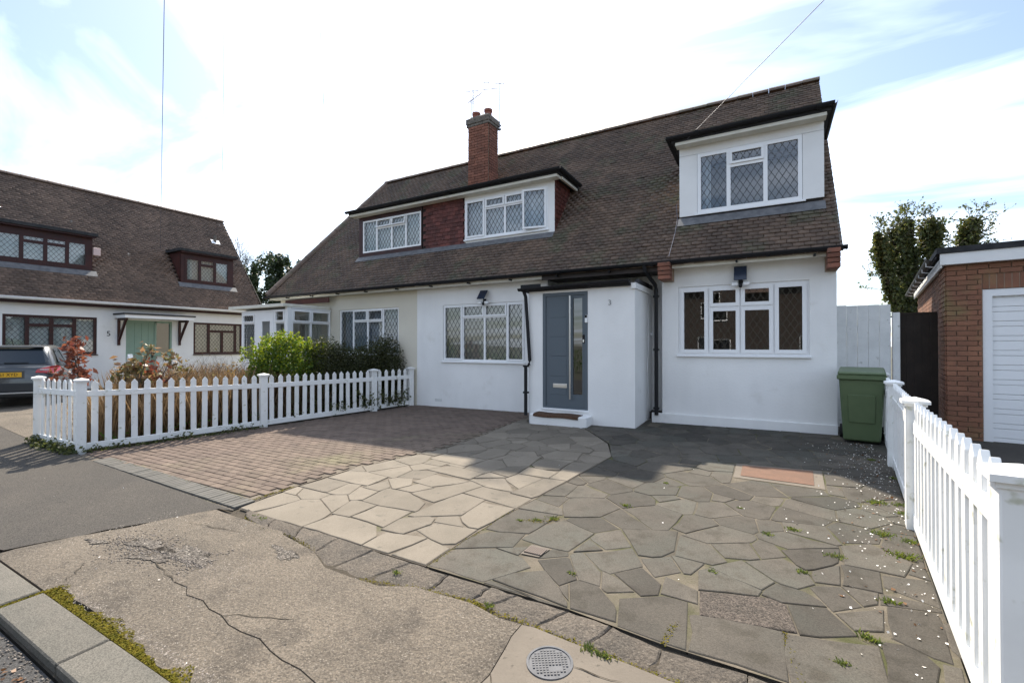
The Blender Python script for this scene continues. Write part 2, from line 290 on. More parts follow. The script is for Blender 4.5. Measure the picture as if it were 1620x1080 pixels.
def window(parent, fr, u0, u1, z0, z1, cells, mat=None, d=-.03, fw=.055, mw=.026, depth=.07, sill=True, lead_m=None, ls=(.115,.185), sashmat=None, gl=None, label=None, sw=.042):
    """window > frame, sash, pane, leading, sill. cells: (ua, ub, za, zb, kind)"""
    mat = mat or upvc; lead_m = lead_m or lead; gl = gl or glass
    m = MB(fr)
    for (a, b, c, e, k) in cells:
        ring(m, a, b, c, e, fw if a <= u0+.001 else mw, fw if b >= u1-.001 else mw, fw if c <= z0+.001 else mw, fw if e >= z1-.001 else mw, d-depth, d)
    o = m.build('window', mat, parent, label=label)
    for (a, b, c, e, k) in cells:
        a1 = a+(fw if a <= u0+.001 else mw); b1 = b-(fw if b >= u1-.001 else mw); c1 = c+(fw if c <= z0+.001 else mw); e1 = e-(fw if e >= z1-.001 else mw)
        f2 = fr; dd = d
        if k in ('v', 'o'):                              # open lights swing about their top or right edge
            ang = R(9) if k == 'v' else R(11); ca, sa = math.cos(ang), math.sin(ang)
            if k == 'v': f2 = lambda u, q, z, T=e1, q0=d: fr(u, q0+(q-q0)*ca-(z-T)*sa, T+(z-T)*ca+(q-q0)*sa)
            else: f2 = lambda u, q, z, T=b1, q0=d: fr(T+(u-T)*ca+(q-q0)*sa, q0+(q-q0)*ca-(u-T)*sa, z)
        i = 0
        if k != 'f':
            s = MB(f2); ring(s, a1-.012, b1+.012, c1-.012, e1+.012, sw, sw, sw, sw, d+.002, d+.026); ring(s, a1+.004, b1-.004, c1+.004, e1-.004, sw-.018, sw-.018, sw-.018, sw-.018, d-.05, d+.002)
            s.build('sash', sashmat or mat, o); i = sw-.014
        pd = d-.012 if k != 'f' else d-.025
        j1, j2 = random.uniform(-.0018,.0018), random.uniform(-.0018,.0018)   # no pane sits quite true
        MB(f2).poly([(a1+i,pd+j1+j2-.001,c1+i),(b1-i,pd-j1+j2-.001,c1+i),(b1-i,pd-j1-j2-.001,e1-i),(a1+i,pd+j1-j2-.001,e1-i)]).build('pane', gl, o, recalc=False)
        if ls:
            l = MB(f2); lattice(l, a1+i, b1-i, c1+i, e1-i, pd+.003, *ls)
            if l.v: l.build('leading', lead_m, o)
    if sill: MB(fr).box(u0-.02, u1+.02, d-.02, .05, z0-.035, z0-.002).build('sill', mat, o, bev=.004)
    return o
def curtain(fr, u0, u1, z0, z1, d, mat, label, waves=9, amp=.025, seed=0, name='curtain', cat='curtain'):
    n = 90; r = random.Random(seed); ph = [r.uniform(0, 6.28) for _ in range(3)]; m = MB(fr); vs = []; fs = []
    for i in range(n+1):
        t = i/n; q = amp*(math.sin(t*waves*6.28+ph[0])+.5*math.sin(t*waves*2.3*6.28+ph[1])); u = u0+(u1-u0)*t
        vs += [(u, d+q*.6, z1), (u, d+q, z0)]
    for i in range(n): fs.append((2*i, 2*i+1, 2*i+3, 2*i+2))
    m.add(vs, fs); return m.build(name, mat, None, smooth=True, label=label, cat=cat, group='curtains and blinds behind the windows', recalc=False)
def tiles(name, parent, mat, O, e, s, n, alen, blen, inside, tw=.165, g=.1, th=.017, seed=1, jit=.0035, kind='stuff', lift=.0, clipa=None):
    r = np.random.default_rng(seed); O, e, s, n = (np.array(q, float) for q in (O, e, s, n))
    A = []; B = []
    for j in range(int(blen/g)+1):
        a = (np.arange(-1, int(alen/tw)+2)+.5*(j % 2))*tw+r.normal(0, .001, int(alen/tw)+3); A.append(a); B.append(np.full_like(a, j*g))
    A = np.concatenate(A); B = np.concatenate(B); k = np.array([inside(a+tw/2, b+g*.5) for a, b in zip(A, B)]); A, B = A[k], B[k]; m = len(A)
    B = B+r.normal(0, .0025, m)-(r.random(m) < .012)*r.uniform(.008, .035, m); hl = .027+np.abs(r.normal(0, jit, m)); hu = .008+r.normal(0, .001, m); tl = r.normal(0, .0018, m)
    V = np.zeros((m, 8, 3)); gap = .0022; cl = clipa or (-1e9, 1e9)
    for c, (da, db, h) in enumerate(((0,0,'b'),(1,0,'b'),(1,1,'b'),(0,1,'b'),(0,0,'t'),(1,0,'t'),(1,1,'t'),(0,1,'t'))):
        hh = (hu if db else hl+tl*(2*da-1)) - (th if h == 'b' else 0) + lift
        V[:, c] = O+np.outer(np.clip(A+(gap if da == 0 else tw-gap), *cl), e)+np.outer(B+db*g*1.25, s)+np.outer(hh, n)
    q = np.array([[4,5,6,7],[0,1,5,4],[1,2,6,5],[3,0,4,7]])
    F = (np.arange(m)[:, None, None]*8+q[None]).reshape(-1, 4)
    return npmesh(name, V.reshape(-1, 3), F, mat, parent, kind=kind)
def trough(m, a, b, r, t=.006):                   # half-round gutter, open at the top, running level from a to b
    a, b = Vector(a), Vector(b); d = (b-a).normalized(); sd = Vector((-d.y, d.x, 0)).normalized(); vs = []; n = 9
    for p in (a, b):
        for rr in (r, r-t):
            for i in range(n): q = math.pi*(1+i/(n-1)); vs.append(tuple(p+sd*rr*math.cos(q)+Vector((0, 0, rr*math.sin(q)))))
    fs = []
    for o in (0, n):
        fs += [(o+i, o+i+1, 2*n+o+i+1, 2*n+o+i) for i in range(n-1)]
    fs += [(0, n, 3*n, 2*n), (n-1, 2*n-1, 4*n-1, 3*n-1), tuple(range(n))+tuple(range(2*n-1, n-1, -1)), tuple(range(2*n, 3*n))+tuple(range(4*n-1, 3*n-1, -1))]
    return m.add(vs, fs)
def ridge_tiles(parent, mat, a, b, r=.11, L=.33, name='ridge_tile'):
    a, b = Vector(a), Vector(b); d = (b-a); n = max(1, int(d.length/L)); d.normalize(); sd = d.cross(Vector((0,0,1))).normalized(); up = sd.cross(d)
    for i in range(n):
        p = a+d*(i*(b-a).length/n); q = a+d*((i+1)*(b-a).length/n-.008); m = MB(); vs = []
        for pp, rr in ((p, r+.006*(i % 2)), (q, r)):
            for k in range(7):
                t = math.pi*(k/6); vs.append(pp+sd*rr*math.cos(t)*1.15+up*(rr*math.sin(t)-.045))
        m.add(vs, [(k, k+1, 8+k, 7+k) for k in range(6)]+[tuple(range(6, -1, -1)), tuple(range(7, 14))]); m.build(name, mat, parent)
def brick_mesh(name, mat, L=.215, H=.065, D=.03, c=.003):
    m = MB(); m.box(0, L, -D, 0, 0, H); return m.mesh(name, mat, bev=c)
def text_obj(txt, size, mat, name, parent, M, ext=.004, sx=1.0, label=None):
    cu = bpy.data.curves.new(name, 'FONT'); cu.body = txt; cu.size = size; cu.extrude = ext; cu.align_x = 'CENTER'; cu.align_y = 'CENTER'; cu.resolution_u = 3
    t = bpy.data.objects.new(name+'_tmp', cu); C.objects.link(t); bpy.context.view_layer.update()
    me = bpy.data.meshes.new_from_object(t.evaluated_get(bpy.context.evaluated_depsgraph_get())); bpy.data.objects.remove(t); bpy.data.curves.remove(cu)
    me.name = name; me.materials.clear(); me.materials.append(mat); o = bpy.data.objects.new(name, me); C.objects.link(o)
    o.parent = parent; L = M.copy(); L.translation = Vector(M.translation)-ORG.get(parent.name, Vector((0, 0, 0))); o.matrix_local = L @ Matrix.Diagonal((sx, 1, 1, 1)); return tag(o, label)
def leaves(pts, size, r, aspect=.6, updir=None, flat=0.0):
    """one four-cornered leaf per point"""
    n = len(pts); d = r.normal(size=(n, 3)); d /= np.linalg.norm(d, axis=1)[:, None]
    u = r.normal(size=(n, 3));
    if flat: u[:, 2] *= (1-flat); d[:, 2] *= (1-flat)
    u -= d*np.sum(u*d, 1)[:, None]; u /= np.linalg.norm(u, axis=1)[:, None]+1e-9
    sz = size*r.uniform(.6, 1.3, n)[:, None]; w_ = np.cross(d, u)*sz*.12
    V = np.stack([pts-d*sz*.5, pts+u*sz*aspect*.5+w_, pts+d*sz*.5, pts-u*sz*aspect*.5+w_], 1)
    return V.reshape(-1, 3), np.arange(4*n).reshape(n, 4)

# ---------------------------------------------------------------- the ground and its surfaces
def sheet(name, pts, dz, mat, parent=None, kind='structure', label=None, th=0, cuts=True):
    bm = bmesh.new(); vs = [bm.verts.new((x, y, 0)) for x, y in pts]; bm.faces.new(vs)
    if cuts:
        xs = [-30,-25,-20,-13.5,-11.5,-9.5,-9,-7,-5,-3,-1,1,3,6]; ys = [-3,-1,.5,2,3.5,5,6.5,8.8]
        for ax, L in ((0, xs), (1, ys)):
            for v in L:
                nrm = (1,0,0) if ax == 0 else (0,1,0); bmesh.ops.bisect_plane(bm, geom=bm.verts[:]+bm.edges[:]+bm.faces[:], plane_co=Vector(nrm)*v, plane_no=nrm)
    bmesh.ops.triangulate(bm, faces=bm.faces[:])
    for v in bm.verts: v.co.z = gz(v.co.x, v.co.y)+dz
    bmesh.ops.recalc_face_normals(bm, faces=bm.faces)
    if sum(f.normal.z for f in bm.faces) < 0: bmesh.ops.reverse_faces(bm, faces=bm.faces[:])
    me = bpy.data.meshes.new(name); bm.to_mesh(me); bm.free(); me.materials.append(mat)
    o = bpy.data.objects.new(name, me); C.objects.link(o)
    if parent: o.parent = parent
    ORG[o.name] = Vector((0, 0, 0)); return tag(o, label, kind=kind)
ground = sheet('ground', [(-600,-600),(600,-600),(600,600),(-600,600)], -.10, pm('earth', (.10,.09,.07), (.07,.075,.05), .5, rough=1))
road = sheet('road', [(-80,-7),(80,-7),(80,.87),(-80,.87)], -.050, roadm)
rough_pts = lambda a, b, n, amp, r: [(a[0]+(b[0]-a[0])*i/n+r.uniform(-amp, amp), a[1]+(b[1]-a[1])*i/n+r.uniform(-amp, amp)) for i in range(1, n)]
rr = random.Random(3)
bed = sheet('verge_soil', [(-40,.90),(40,.90),(40,2.66),(-4.6,2.66),(-8.6,2.78),(-40,2.78)], -.028, soil)
asp = sheet('asphalt_footway', [(-14,1.14),(-5.62,1.16),(-5.45,1.2)]+rough_pts((-5.45,1.2),(-4.82,2.5),9,.02,rr)+[(-4.80,2.52),(-4.60,2.565),(-8.55,2.745),(-9.42,2.83),(-10.8,2.7),(-14,2.7)], -.004, asph)
side_drive = sheet('side_driveway', [(-19.0,2.71),(-10.85,2.71),(-10.85,3.3),(-12.6,8.2),(-19.0,8.2)], -.006, conc)
gbed = sheet('garden_bed', [(-10.75,2.85),(-9.42,2.97),(-8.74,5.4),(-8.16,7.7),(-7.95,8.86),(-13.5,8.86),(-12.5,8.1),(-11.0,3.3)], -.01, soil)
# concrete crossover: slabs parted by cracks
cross = sheet('concrete_crossover', [(-5.4,1.14),(6,1.14),(6,2.4),(-4.7,2.5)], -.022, soil)
def crack(a, b, n, amp, seed): r = random.Random(seed); return [a]+rough_pts(a, b, n, amp, r)+[b]
A0 = (-5.40,1.26); A1 = (-3.60,1.60); A2 = (-2.2,1.47); A3 = (-.6,1.40); B1 = (-3.70,2.47); Jt = (-1.24,2.30); Jb = (-1.17,1.44)
k1 = crack(A0, A1, 10, .018, 1); k2 = crack(A1, A2, 10, .022, 2); k2b = crack(A2, Jb, 7, .02, 12); k2c = crack(Jb, (6,1.36), 16, .012, 5); k3 = crack(A1, B1, 9, .018, 3); k4 = crack(Jb, Jt, 8, .014, 4)
low = crack((-4.25,1.20),(-2.45,1.14),12,.018,6)
top1 = crack((-4.80,2.5), B1, 6, .008, 7); top2 = [B1,(-3.62,2.43),(-3.12,2.35),(-2.82,2.22),(-2.55,2.21),(-2.28,2.22),(-2.06,2.32),(-1.62,2.34),(-1.38,2.29),Jt]; top3 = [Jt,(-1.16,2.31),(-.94,2.29),(-.62,2.27),(-.42,2.25),(.2,2.24),(2,2.22),(6,2.2)]
lft = crack((-4.80,2.5), A0, 9, .02, 8)
def shrink(pts, d):
    n = len(pts); a = sum(pts[i][0]*pts[(i+1) % n][1]-pts[(i+1) % n][0]*pts[i][1] for i in range(n)); s = 1 if a > 0 else -1; out = []
    for i in range(n):
        p, q, r = Vector(pts[i-1]), Vector(pts[i]), Vector(pts[(i+1) % n]); e1 = (q-p); e2 = (r-q)
        if e1.length < 1e-6 or e2.length < 1e-6: out.append(tuple(q)); continue
        e1.normalize(); e2.normalize(); n1 = Vector((-e1.y, e1.x))*s; n2 = Vector((-e2.y, e2.x))*s; b = n1+n2
        b = b/max(b.length_squared/2, .6) if b.length > 1e-6 else n1; out.append(tuple(q+b*d))
    return out
def slab(name, pts, dz, mat, parent, d=.0022, th=.05, label=None, kind=None):
    o = sheet(name, shrink(pts, d), dz, mat, parent, kind=kind, label=label, cuts=True)
    bm = bmesh.new(); bm.from_mesh(o.data); ge = bmesh.ops.extrude_face_region(bm, geom=bm.faces[:]); vv = [g for g in ge['geom'] if isinstance(g, bmesh.types.BMVert)]
    for v in vv: v.co.z -= th
    bmesh.ops.recalc_face_normals(bm, faces=bm.faces); bm.to_mesh(o.data); bm.free(); return o
slab('concrete_slab', lft+[(-5.40,1.13),(-4.28,1.13)]+low+[(-2.40,1.122),(6,1.122)]+k2c[::-1]+k2b[::-1][1:]+k2[::-1][1:]+k3[1:]+top1[::-1][1:-1], -.004, conc, cross)
slab('concrete_slab', k2+k2b[1:]+k4[1:]+top2[::-1][1:-1]+k3[::-1][:-1], .000, conc, cross)
slab('concrete_slab', k2c+top3[::-1]+k4[::-1][1:-1], -.002, concp, cross, label='pale newer concrete round the small cover')
# kerb and gutter
kerb = sheet('kerb', [(-30,.88),(30,.88),(30,1.12),(-30,1.12)], -.045, soil)
xs = [-26.0+.93*i for i in range(24)]
xs = [x for x in xs if x < -5.3]+[-5.22,-4.29]
kb = lambda a, b, y0=.872, y1=1.118: MB().prism([(a,y0+.02,gz(a,.9)+.004),(b,y0+.02,gz(b,.9)+.004),(b,y1,gz(b,1.1)+.004),(a,y1,gz(a,1.1)+.004)], (0,0,-.2)).build('kerb_stone', kerbm, kerb, bev=.008)
for a, b in zip(xs[:-1], xs[1:]): kb(a+.004, b-.004)
for a in (-4.24, -3.21, -2.18, -1.15, -.12, .91, 1.94, 2.97, 4.0): kb(a+.004, a+1.022)

# outlines of the stones nearest the street, in metres
BEIGE=[[(-4.66,2.67),(-4.43,2.66),(-4.29,3.05),(-4.34,3.07),(-4.61,3.07)],
[(-4.31,2.65),(-3.64,2.64),(-3.68,2.95),(-4.06,3.13),(-4.24,3.04)],
[(-3.61,2.64),(-3.25,2.58),(-2.88,2.56),(-2.89,2.73),(-3.09,2.92),(-3.59,2.9)],
[(-4.52,3.29),(-4.4,3.14),(-4.29,3.09),(-4.11,3.17),(-4.15,3.29)],
[(-4.1,3.27),(-4.09,3.17),(-3.86,3.06),(-3.68,2.99),(-3.78,3.25),(-3.93,3.36)],
[(-3.74,3.26),(-3.64,2.97),(-3.44,2.99),(-3.43,3.27)],
[(-3.39,2.98),(-2.97,2.94),(-2.99,3.3),(-3.39,3.25)],
[(-4.65,3.36),(-4.37,3.35),(-4.25,3.37),(-4.28,3.66),(-4.6,3.64)],
[(-4.62,3.72),(-4.27,3.7),(-4.02,3.72),(-4.03,3.99),(-4.37,4.03),(-4.6,3.98)],
[(-4.2,3.62),(-4.17,3.34),(-3.97,3.39),(-4.07,3.64)],
[(-3.97,3.58),(-3.88,3.35),(-3.78,3.29),(-3.68,3.35),(-3.73,3.56)],
[(-3.68,3.53),(-3.65,3.34),(-3.35,3.32),(-2.98,3.35),(-3.05,3.53),(-3.4,3.69),(-3.66,3.69)],
[(-2.95,3.09),(-2.93,2.93),(-2.71,2.94),(-2.65,3.13),(-2.7,3.25),(-2.78,3.27)],
[(-2.84,2.56),(-2.61,2.59),(-2.49,2.91),(-2.82,2.84)],
[(-2.51,2.61),(-2.18,2.58),(-2.17,2.85),(-2.45,2.91)],
[(-2.64,3.05),(-2.32,2.93),(-2.16,3.02),(-2.18,3.25),(-2.58,3.21)],
[(-2.92,3.27),(-2.81,3.28),(-2.52,3.46),(-2.54,3.9),(-2.85,3.91)],
[(-2.49,3.81),(-2.44,3.43),(-2.37,3.36),(-2.23,3.28),(-2.14,3.81)],
[(-2.81,3.96),(-2.14,3.84),(-2.08,4.11),(-2.76,4.2)],
[(-3.3,3.74),(-2.95,3.65),(-2.79,4.23),(-3,4.33),(-3.23,3.95)],
[(-3.55,4.06),(-3.3,4.02),(-3.02,4.29),(-3.52,4.32)],
[(-3.02,4.37),(-2.81,4.28),(-2.41,4.24),(-2.71,4.56)],
[(-2.66,4.59),(-2.39,4.4),(-2.32,4.72),(-2.62,4.77)],
[(-2.37,4.2),(-2.15,4.18),(-2.06,4.37),(-2.02,4.78),(-2.27,4.74)],
[(-2.23,4.83),(-2,4.83),(-1.96,5.11),(-2.22,5.12)],
[(-2.24,5.2),(-1.93,5.19),(-1.95,5.57),(-2.24,5.52)],
[(-2.67,5.27),(-2.51,5.12),(-2.28,5.19),(-2.27,5.48),(-2.62,5.51)],
[(-3.34,4.74),(-3.05,4.7),(-2.96,5.03),(-3.11,5.2),(-3.3,5.19)],
[(-4.05,4.96),(-3.45,4.85),(-3.39,5.17),(-4.03,5.18)],
[(-3.72,4.51),(-3.06,4.42),(-3.04,4.61),(-3.57,4.7)],
[(-3.02,4.48),(-2.72,4.64),(-2.96,4.68)],
[(-2.62,5.1),(-2.61,4.87),(-2.25,4.86),(-2.26,5.06)],
[(-3.1,5.3),(-2.93,5.06),(-2.69,5.2),(-2.73,5.61),(-2.92,5.52)],
[(-3.62,5.26),(-3.37,5.23),(-3.27,5.48),(-3.34,5.76),(-3.56,5.75)],
[(-2.74,5.7),(-2.67,5.62),(-2.27,5.69),(-2.33,6.02),(-2.66,5.98)]]
GREY=[[(-2.16,2.59),(-1.72,2.55),(-1.69,2.58),(-1.51,2.87),(-1.63,2.97),(-1.83,3),(-2.1,2.88)],
[(-2.13,2.92),(-1.78,3.12),(-1.8,3.34),(-2.04,3.26),(-2.13,3.09)],
[(-2.12,3.52),(-2.1,3.34),(-1.95,3.34),(-1.78,3.4),(-1.74,3.82),(-2.06,3.8)],
[(-1.74,3.29),(-1.34,3.26),(-1.28,3.59),(-1.58,3.73),(-1.69,3.55)],
[(-1.67,2.58),(-1.33,2.54),(-1.09,2.57),(-1.1,2.61),(-1.37,2.88),(-1.54,2.74)],
[(-1.47,3.01),(-1.21,2.78),(-1.14,2.9),(-1.26,3.09),(-1.33,3.12)],
[(-1.15,2.8),(-1.04,2.54),(-0.8,2.54),(-0.8,2.6),(-0.88,2.74),(-1.01,2.87),(-1.14,2.86)],
[(-0.79,2.74),(-0.74,2.54),(-0.4,2.53),(-0.45,2.92),(-0.63,2.93),(-0.79,2.83)],
[(-1.29,3.16),(-1.13,2.9),(-0.99,2.89),(-1.06,3.09),(-1.24,3.27)],
[(-1.2,3.28),(-1.05,3.1),(-0.96,3.07),(-0.81,3.24),(-0.93,3.5)],
[(-1.27,3.58),(-1.12,3.41),(-0.96,3.53),(-1.09,3.77)],
[(-1.07,3.79),(-0.87,3.45),(-0.74,3.47),(-0.67,3.61),(-0.7,3.93)],
[(-1.28,3.28),(-1.11,3.39),(-1.26,3.5)],
[(-1,3.06),(-0.95,2.89),(-0.91,2.87),(-0.78,2.94)],
[(-0.93,3.07),(-0.75,2.92),(-0.65,2.93),(-0.66,3.07),(-0.81,3.22)],
[(-0.79,3.37),(-0.68,3.21),(-0.58,3.31),(-0.66,3.46)],
[(-1.2,2.76),(-1.1,2.65),(-1.17,2.8)],
[(-0.4,2.79),(-0.36,2.53),(0.05,2.53),(0.06,2.76),(0.05,2.89),(-0.34,2.84)],
[(0.09,3.16),(0.13,2.92),(0.37,3.06),(0.27,3.25)],
[(0.08,2.87),(0.09,2.31),(0.44,2.49),(0.46,2.72),(0.47,2.98),(0.13,2.89)],
[(0.59,3.09),(0.65,3.05),(0.82,3.02),(0.87,3.46),(0.62,3.41)],
[(0.45,2.5),(0.6,2.58),(0.67,2.93),(0.63,3.03),(0.52,3.01)],
[(0.36,3.21),(0.41,3.13),(0.5,3.17),(0.55,3.36)],
[(0.23,3.47),(0.31,3.28),(0.44,3.39),(0.4,3.54)],
[(0.4,3.55),(0.46,3.41),(0.52,3.46),(0.54,3.57)],
[(0.41,3.62),(0.57,3.62),(0.6,3.88),(0.45,3.89)],
[(0.27,3.6),(0.38,3.62),(0.4,3.86),(0.28,3.73)],
[(-0.14,3.64),(-0.02,3.54),(0.13,3.43),(0.22,3.53),(0.18,3.7),(0.08,3.8)],
[(-0.33,3.47),(-0.05,3.32),(0.02,3.45),(-0.16,3.65)],
[(-0.4,3.37),(-0.37,3.13),(-0.08,3.21),(-0.06,3.29),(-0.34,3.43)],
[(-0.04,3.26),(0.07,3.22),(0.27,3.28),(0.13,3.41),(0.03,3.43)],
[(0.11,3.96),(0.2,3.75),(0.3,3.82),(0.38,3.95),(0.43,4.16)],
[(0.46,3.94),(0.74,3.93),(0.82,4.14),(0.65,4.33),(0.47,4.21)],
[(0.77,3.29),(0.84,3.06),(0.9,3.18),(0.94,3.45)]]
AGG=[[(-0.36,3.11),(-0.33,2.87),(0.02,2.92),(0.12,2.95),(0.07,3.17),(-0,3.2),(-0.3,3.15)]]
GRATE=[[(-1.65,3.04),(-1.5,3.05),(-1.48,3.21),(-1.64,3.21)]]

# ---------------------------------------------------------------- paving
def clip_half(P, p, n):
    out = []
    for i in range(len(P)):
        a, b = P[i], P[(i+1) % len(P)]; da = (a[0]-p[0])*n[0]+(a[1]-p[1])*n[1]; db = (b[0]-p[0])*n[0]+(b[1]-p[1])*n[1]
        if da <= 0: out.append(a)
        if (da < 0) != (db < 0) and abs(da-db) > 1e-12:
            t = da/(da-db); out.append((a[0]+(b[0]-a[0])*t, a[1]+(b[1]-a[1])*t))
    return out
def area(P): return abs(sum(P[i][0]*P[(i+1) % len(P)][1]-P[(i+1) % len(P)][0]*P[i][1] for i in range(len(P))))/2
def nearest_edge(P, c):
    best = None
    for i in range(len(P)):
        a, b = Vector(P[i]), Vector(P[(i+1) % len(P)]); t = max(0, min(1, (Vector(c)-a).dot(b-a)/max((b-a).length_squared, 1e-9))); q = a+(b-a)*t; d = (Vector(c)-q).length
        if best is None or d < best[0]: best = (d, q, (b-a).normalized())
    return best
def in_poly(P, c):
    k = False
    for i in range(len(P)):
        (x1, y1), (x2, y2) = P[i], P[(i+1) % len(P)]
        if (y1 > c[1]) != (y2 > c[1]) and c[0] < (x2-x1)*(c[1]-y1)/(y2-y1)+x1: k = not k
    return k
def stone(name, pts, mat, parent, r, h=0.0, gap=.004, th=.04, rag=.006, label=None):
    pts = [p for i, p in enumerate(pts) if math.dist(p, pts[i-1]) > .02]
    if len(pts) < 3: return None
    P = []
    for i in range(len(pts)):
        a, b = pts[i], pts[(i+1) % len(pts)]; L = math.dist(a, b); n = max(1, int(L/.16)); P.append(a)
        for k in range(1, n):
            t = k/n; nx, ny = -(b[1]-a[1])/L, (b[0]-a[0])/L; q = r.gauss(0, rag); P.append((a[0]+(b[0]-a[0])*t+nx*q, a[1]+(b[1]-a[1])*t+ny*q))
    P = shrink(P, gap); Q = shrink(P, .005); cx = sum(p[0] for p in P)/len(P); cy = sum(p[1] for p in P)/len(P); tx, ty = r.gauss(0, .004), r.gauss(0, .004)
    Z = lambda x, y: gz(x, y)+h+(x-cx)*tx+(y-cy)*ty
    n = len(P); vs = [(x, y, Z(x, y)-th) for x, y in P]+[(x, y, Z(x, y)-.004) for x, y in P]+[(x, y, Z(x, y)) for x, y in Q]
    fs = [(i, (i+1) % n, n+(i+1) % n, n+i) for i in range(n)]+[(n+i, n+(i+1) % n, 2*n+(i+1) % n, 2*n+i) for i in range(n)]+[tuple(range(2*n, 3*n))]
    m = MB(); m.add(vs, fs); return m.build(name, mat, parent, label=label)
BG = [(-4.62,2.62),(-2.18,2.575),(-2.18,3.06),(-2.12,3.86),(-2.0,4.82),(-1.88,6.05),(-2.15,6.75),(-2.77,7.56),(-3.0,7.72),(-4.0,7.74),(-4.2,8.0),(-4.34,8.02),(-4.25,6.4),(-4.28,5.4),(-4.68,4.16),(-4.69,3.33)]
GG = [(-2.17,2.575),(-1.06,2.56),(-.5,2.50),(.35,2.48),(.75,2.5),(1.02,4.92),(1.27,7.05),(1.62,9.45),(.94,9.45),(.94,8.74),(-1.95,8.75),(-1.95,9.3),(-2.06,9.3),(-2.06,8.03),(-2.94,8.03),(-2.94,7.72),(-2.77,7.58),(-2.14,6.77),(-1.87,6.05),(-1.99,4.82),(-2.11,3.86),(-2.17,3.06)]
def split_line(P, Q):
    """the line half way across the widest gap between two convex stones: point, normal towards Q"""
    best = None
    for A, B, s in ((P, Q, 1), (Q, P, -1)):
        n = len(A); sg = 1 if sum(A[i][0]*A[(i+1) % n][1]-A[(i+1) % n][0]*A[i][1] for i in range(n)) > 0 else -1
        for i in range(n):
            a, b = Vector(A[i]), Vector(A[(i+1) % n])
            if (b-a).length < 1e-4: continue
            e = (b-a).normalized(); o = Vector((e.y, -e.x))*sg; gap = min((Vector(q)-a).dot(o) for q in B)
            if best is None or gap > best[0]: best = (gap, a+o*gap/2, o*s)
    return best
def border(P, c, REG, pad=.0):
    for k in range(len(REG)):
        a, b = Vector(REG[k]), Vector(REG[(k+1) % len(REG)]); e = (b-a).normalized(); out = Vector((e.y, -e.x)); dd = (Vector(c)-a).dot(out); tt = (Vector(c)-a).dot(e)
        if -.8 < dd <= 0 and -.3 < tt < (b-a).length+.3: P = clip_half(P, tuple(a-out*pad), tuple(out))
        if len(P) < 3: break
    return P
def pack(L, REG, grow, others=()):
    """let the traced stones grow until only a thin joint is left between them"""
    out = []
    for i, P in enumerate(L):
        c = (sum(p[0] for p in P)/len(P), sum(p[1] for p in P)/len(P)); G = shrink(P, -grow)
        for j, Q in enumerate(list(L)+list(others)):
            if j == i: continue
            g_ = split_line(P, Q)
            if g_[0] < 2.2*grow: G = clip_half(G, tuple(g_[1]), tuple(g_[2]))
            if len(G) < 3: break
        if len(G) >= 3: G = border(G, c, REG, .004)
        if len(G) >= 3: out.append(G)
    return out
BEIGE = pack(BEIGE, BG, .045); GREY_A = pack(GREY+AGG, GG, .040, GRATE+[[(-.38,5.72),(.50,5.66),(.53,6.44),(-.38,6.38)]]); AGG = GREY_A[-1:]; GREY = GREY_A[:-1]
pav_b = sheet('beige_crazy_paving', BG, -.008, mort_b); pav_g = sheet('grey_crazy_paving', GG, -.0055, mort_g)
rs = random.Random(11)
RUST = [(-.38,5.72),(.50,5.66),(.53,6.44),(-.38,6.38)]
def shr_c(P, d): return shrink(P, d)
for P in BEIGE: stone('paving_stone', P, beige_s, pav_b, rs, h=rs.uniform(-.001,.003), gap=.0045, rag=.005)
for P in GREY: stone('paving_stone', P, grey_s, pav_g, rs, h=rs.uniform(-.0015,.003), gap=.0045, rag=.010)
stone('paving_stone', AGG[0], agg_s, pav_g, rs, h=.002, gap=.005, label='dark pebble-faced paving stone')
def fill(REG, traced, mat, parent, cell, seed, hmax, gap):
    r = random.Random(seed); xs_ = [p[0] for p in REG]; ys_ = [p[1] for p in REG]; sites = []
    tries = 0
    while tries < 9000:
        tries += 1; c = (r.uniform(min(xs_), max(xs_)), r.uniform(min(ys_), max(ys_)))
        if not in_poly(REG, c) or any(in_poly(T, c) or nearest_edge(T, c)[0] < .035 for T in traced): continue
        if any(((c[0]-s[0])/1.15)**2+((c[1]-s[1]))**2 < s[2]**2 for s in sites): continue
        sites.append((c[0], c[1], cell*r.choice((.55,.8,1.0,1.0,1.2))))
    for i, s in enumerate(sites):
        P = [(s[0]-.6,s[1]-.6),(s[0]+.6,s[1]-.6),(s[0]+.6,s[1]+.6),(s[0]-.6,s[1]+.6)]
        for j, t in enumerate(sites):
            if i != j and abs(s[0]-t[0]) < 1.2 and abs(s[1]-t[1]) < 1.2:
                wgt = s[2]/(s[2]+t[2]); mid = (s[0]+(t[0]-s[0])*wgt, s[1]+(t[1]-s[1])*wgt); P = clip_half(P, mid, (t[0]-s[0], t[1]-s[1]))
                if len(P) < 3: break
        for T in traced+[None]:
            if len(P) < 3: break
            if T is None:
                for k in range(len(REG)):                # region border, convex edges near the site
                    a, b = Vector(REG[k]), Vector(REG[(k+1) % len(REG)]); e = (b-a).normalized(); out = Vector((e.y, -e.x)); dd = (Vector(s[:2])-a).dot(out); tt = (Vector(s[:2])-a).dot(e)
                    if -.6 < dd <= 0 and -.35 < tt < (b-a).length+.35: P = clip_half(P, tuple(a), tuple(out))
                    if len(P) < 3: break
            else:
                d, q, e = nearest_edge(T, s[:2])
                if d < .8: v = q-Vector(s[:2]); P = clip_half(P, tuple(q), tuple(v))
        if len(P) >= 3 and area(P) > .004: stone('paving_stone', P, mat, parent, r, h=r.uniform(-.003, hmax), gap=gap, rag=.008)
fill(BG, BEIGE, beige_s, pav_b, .29, 5, .002, .0045)
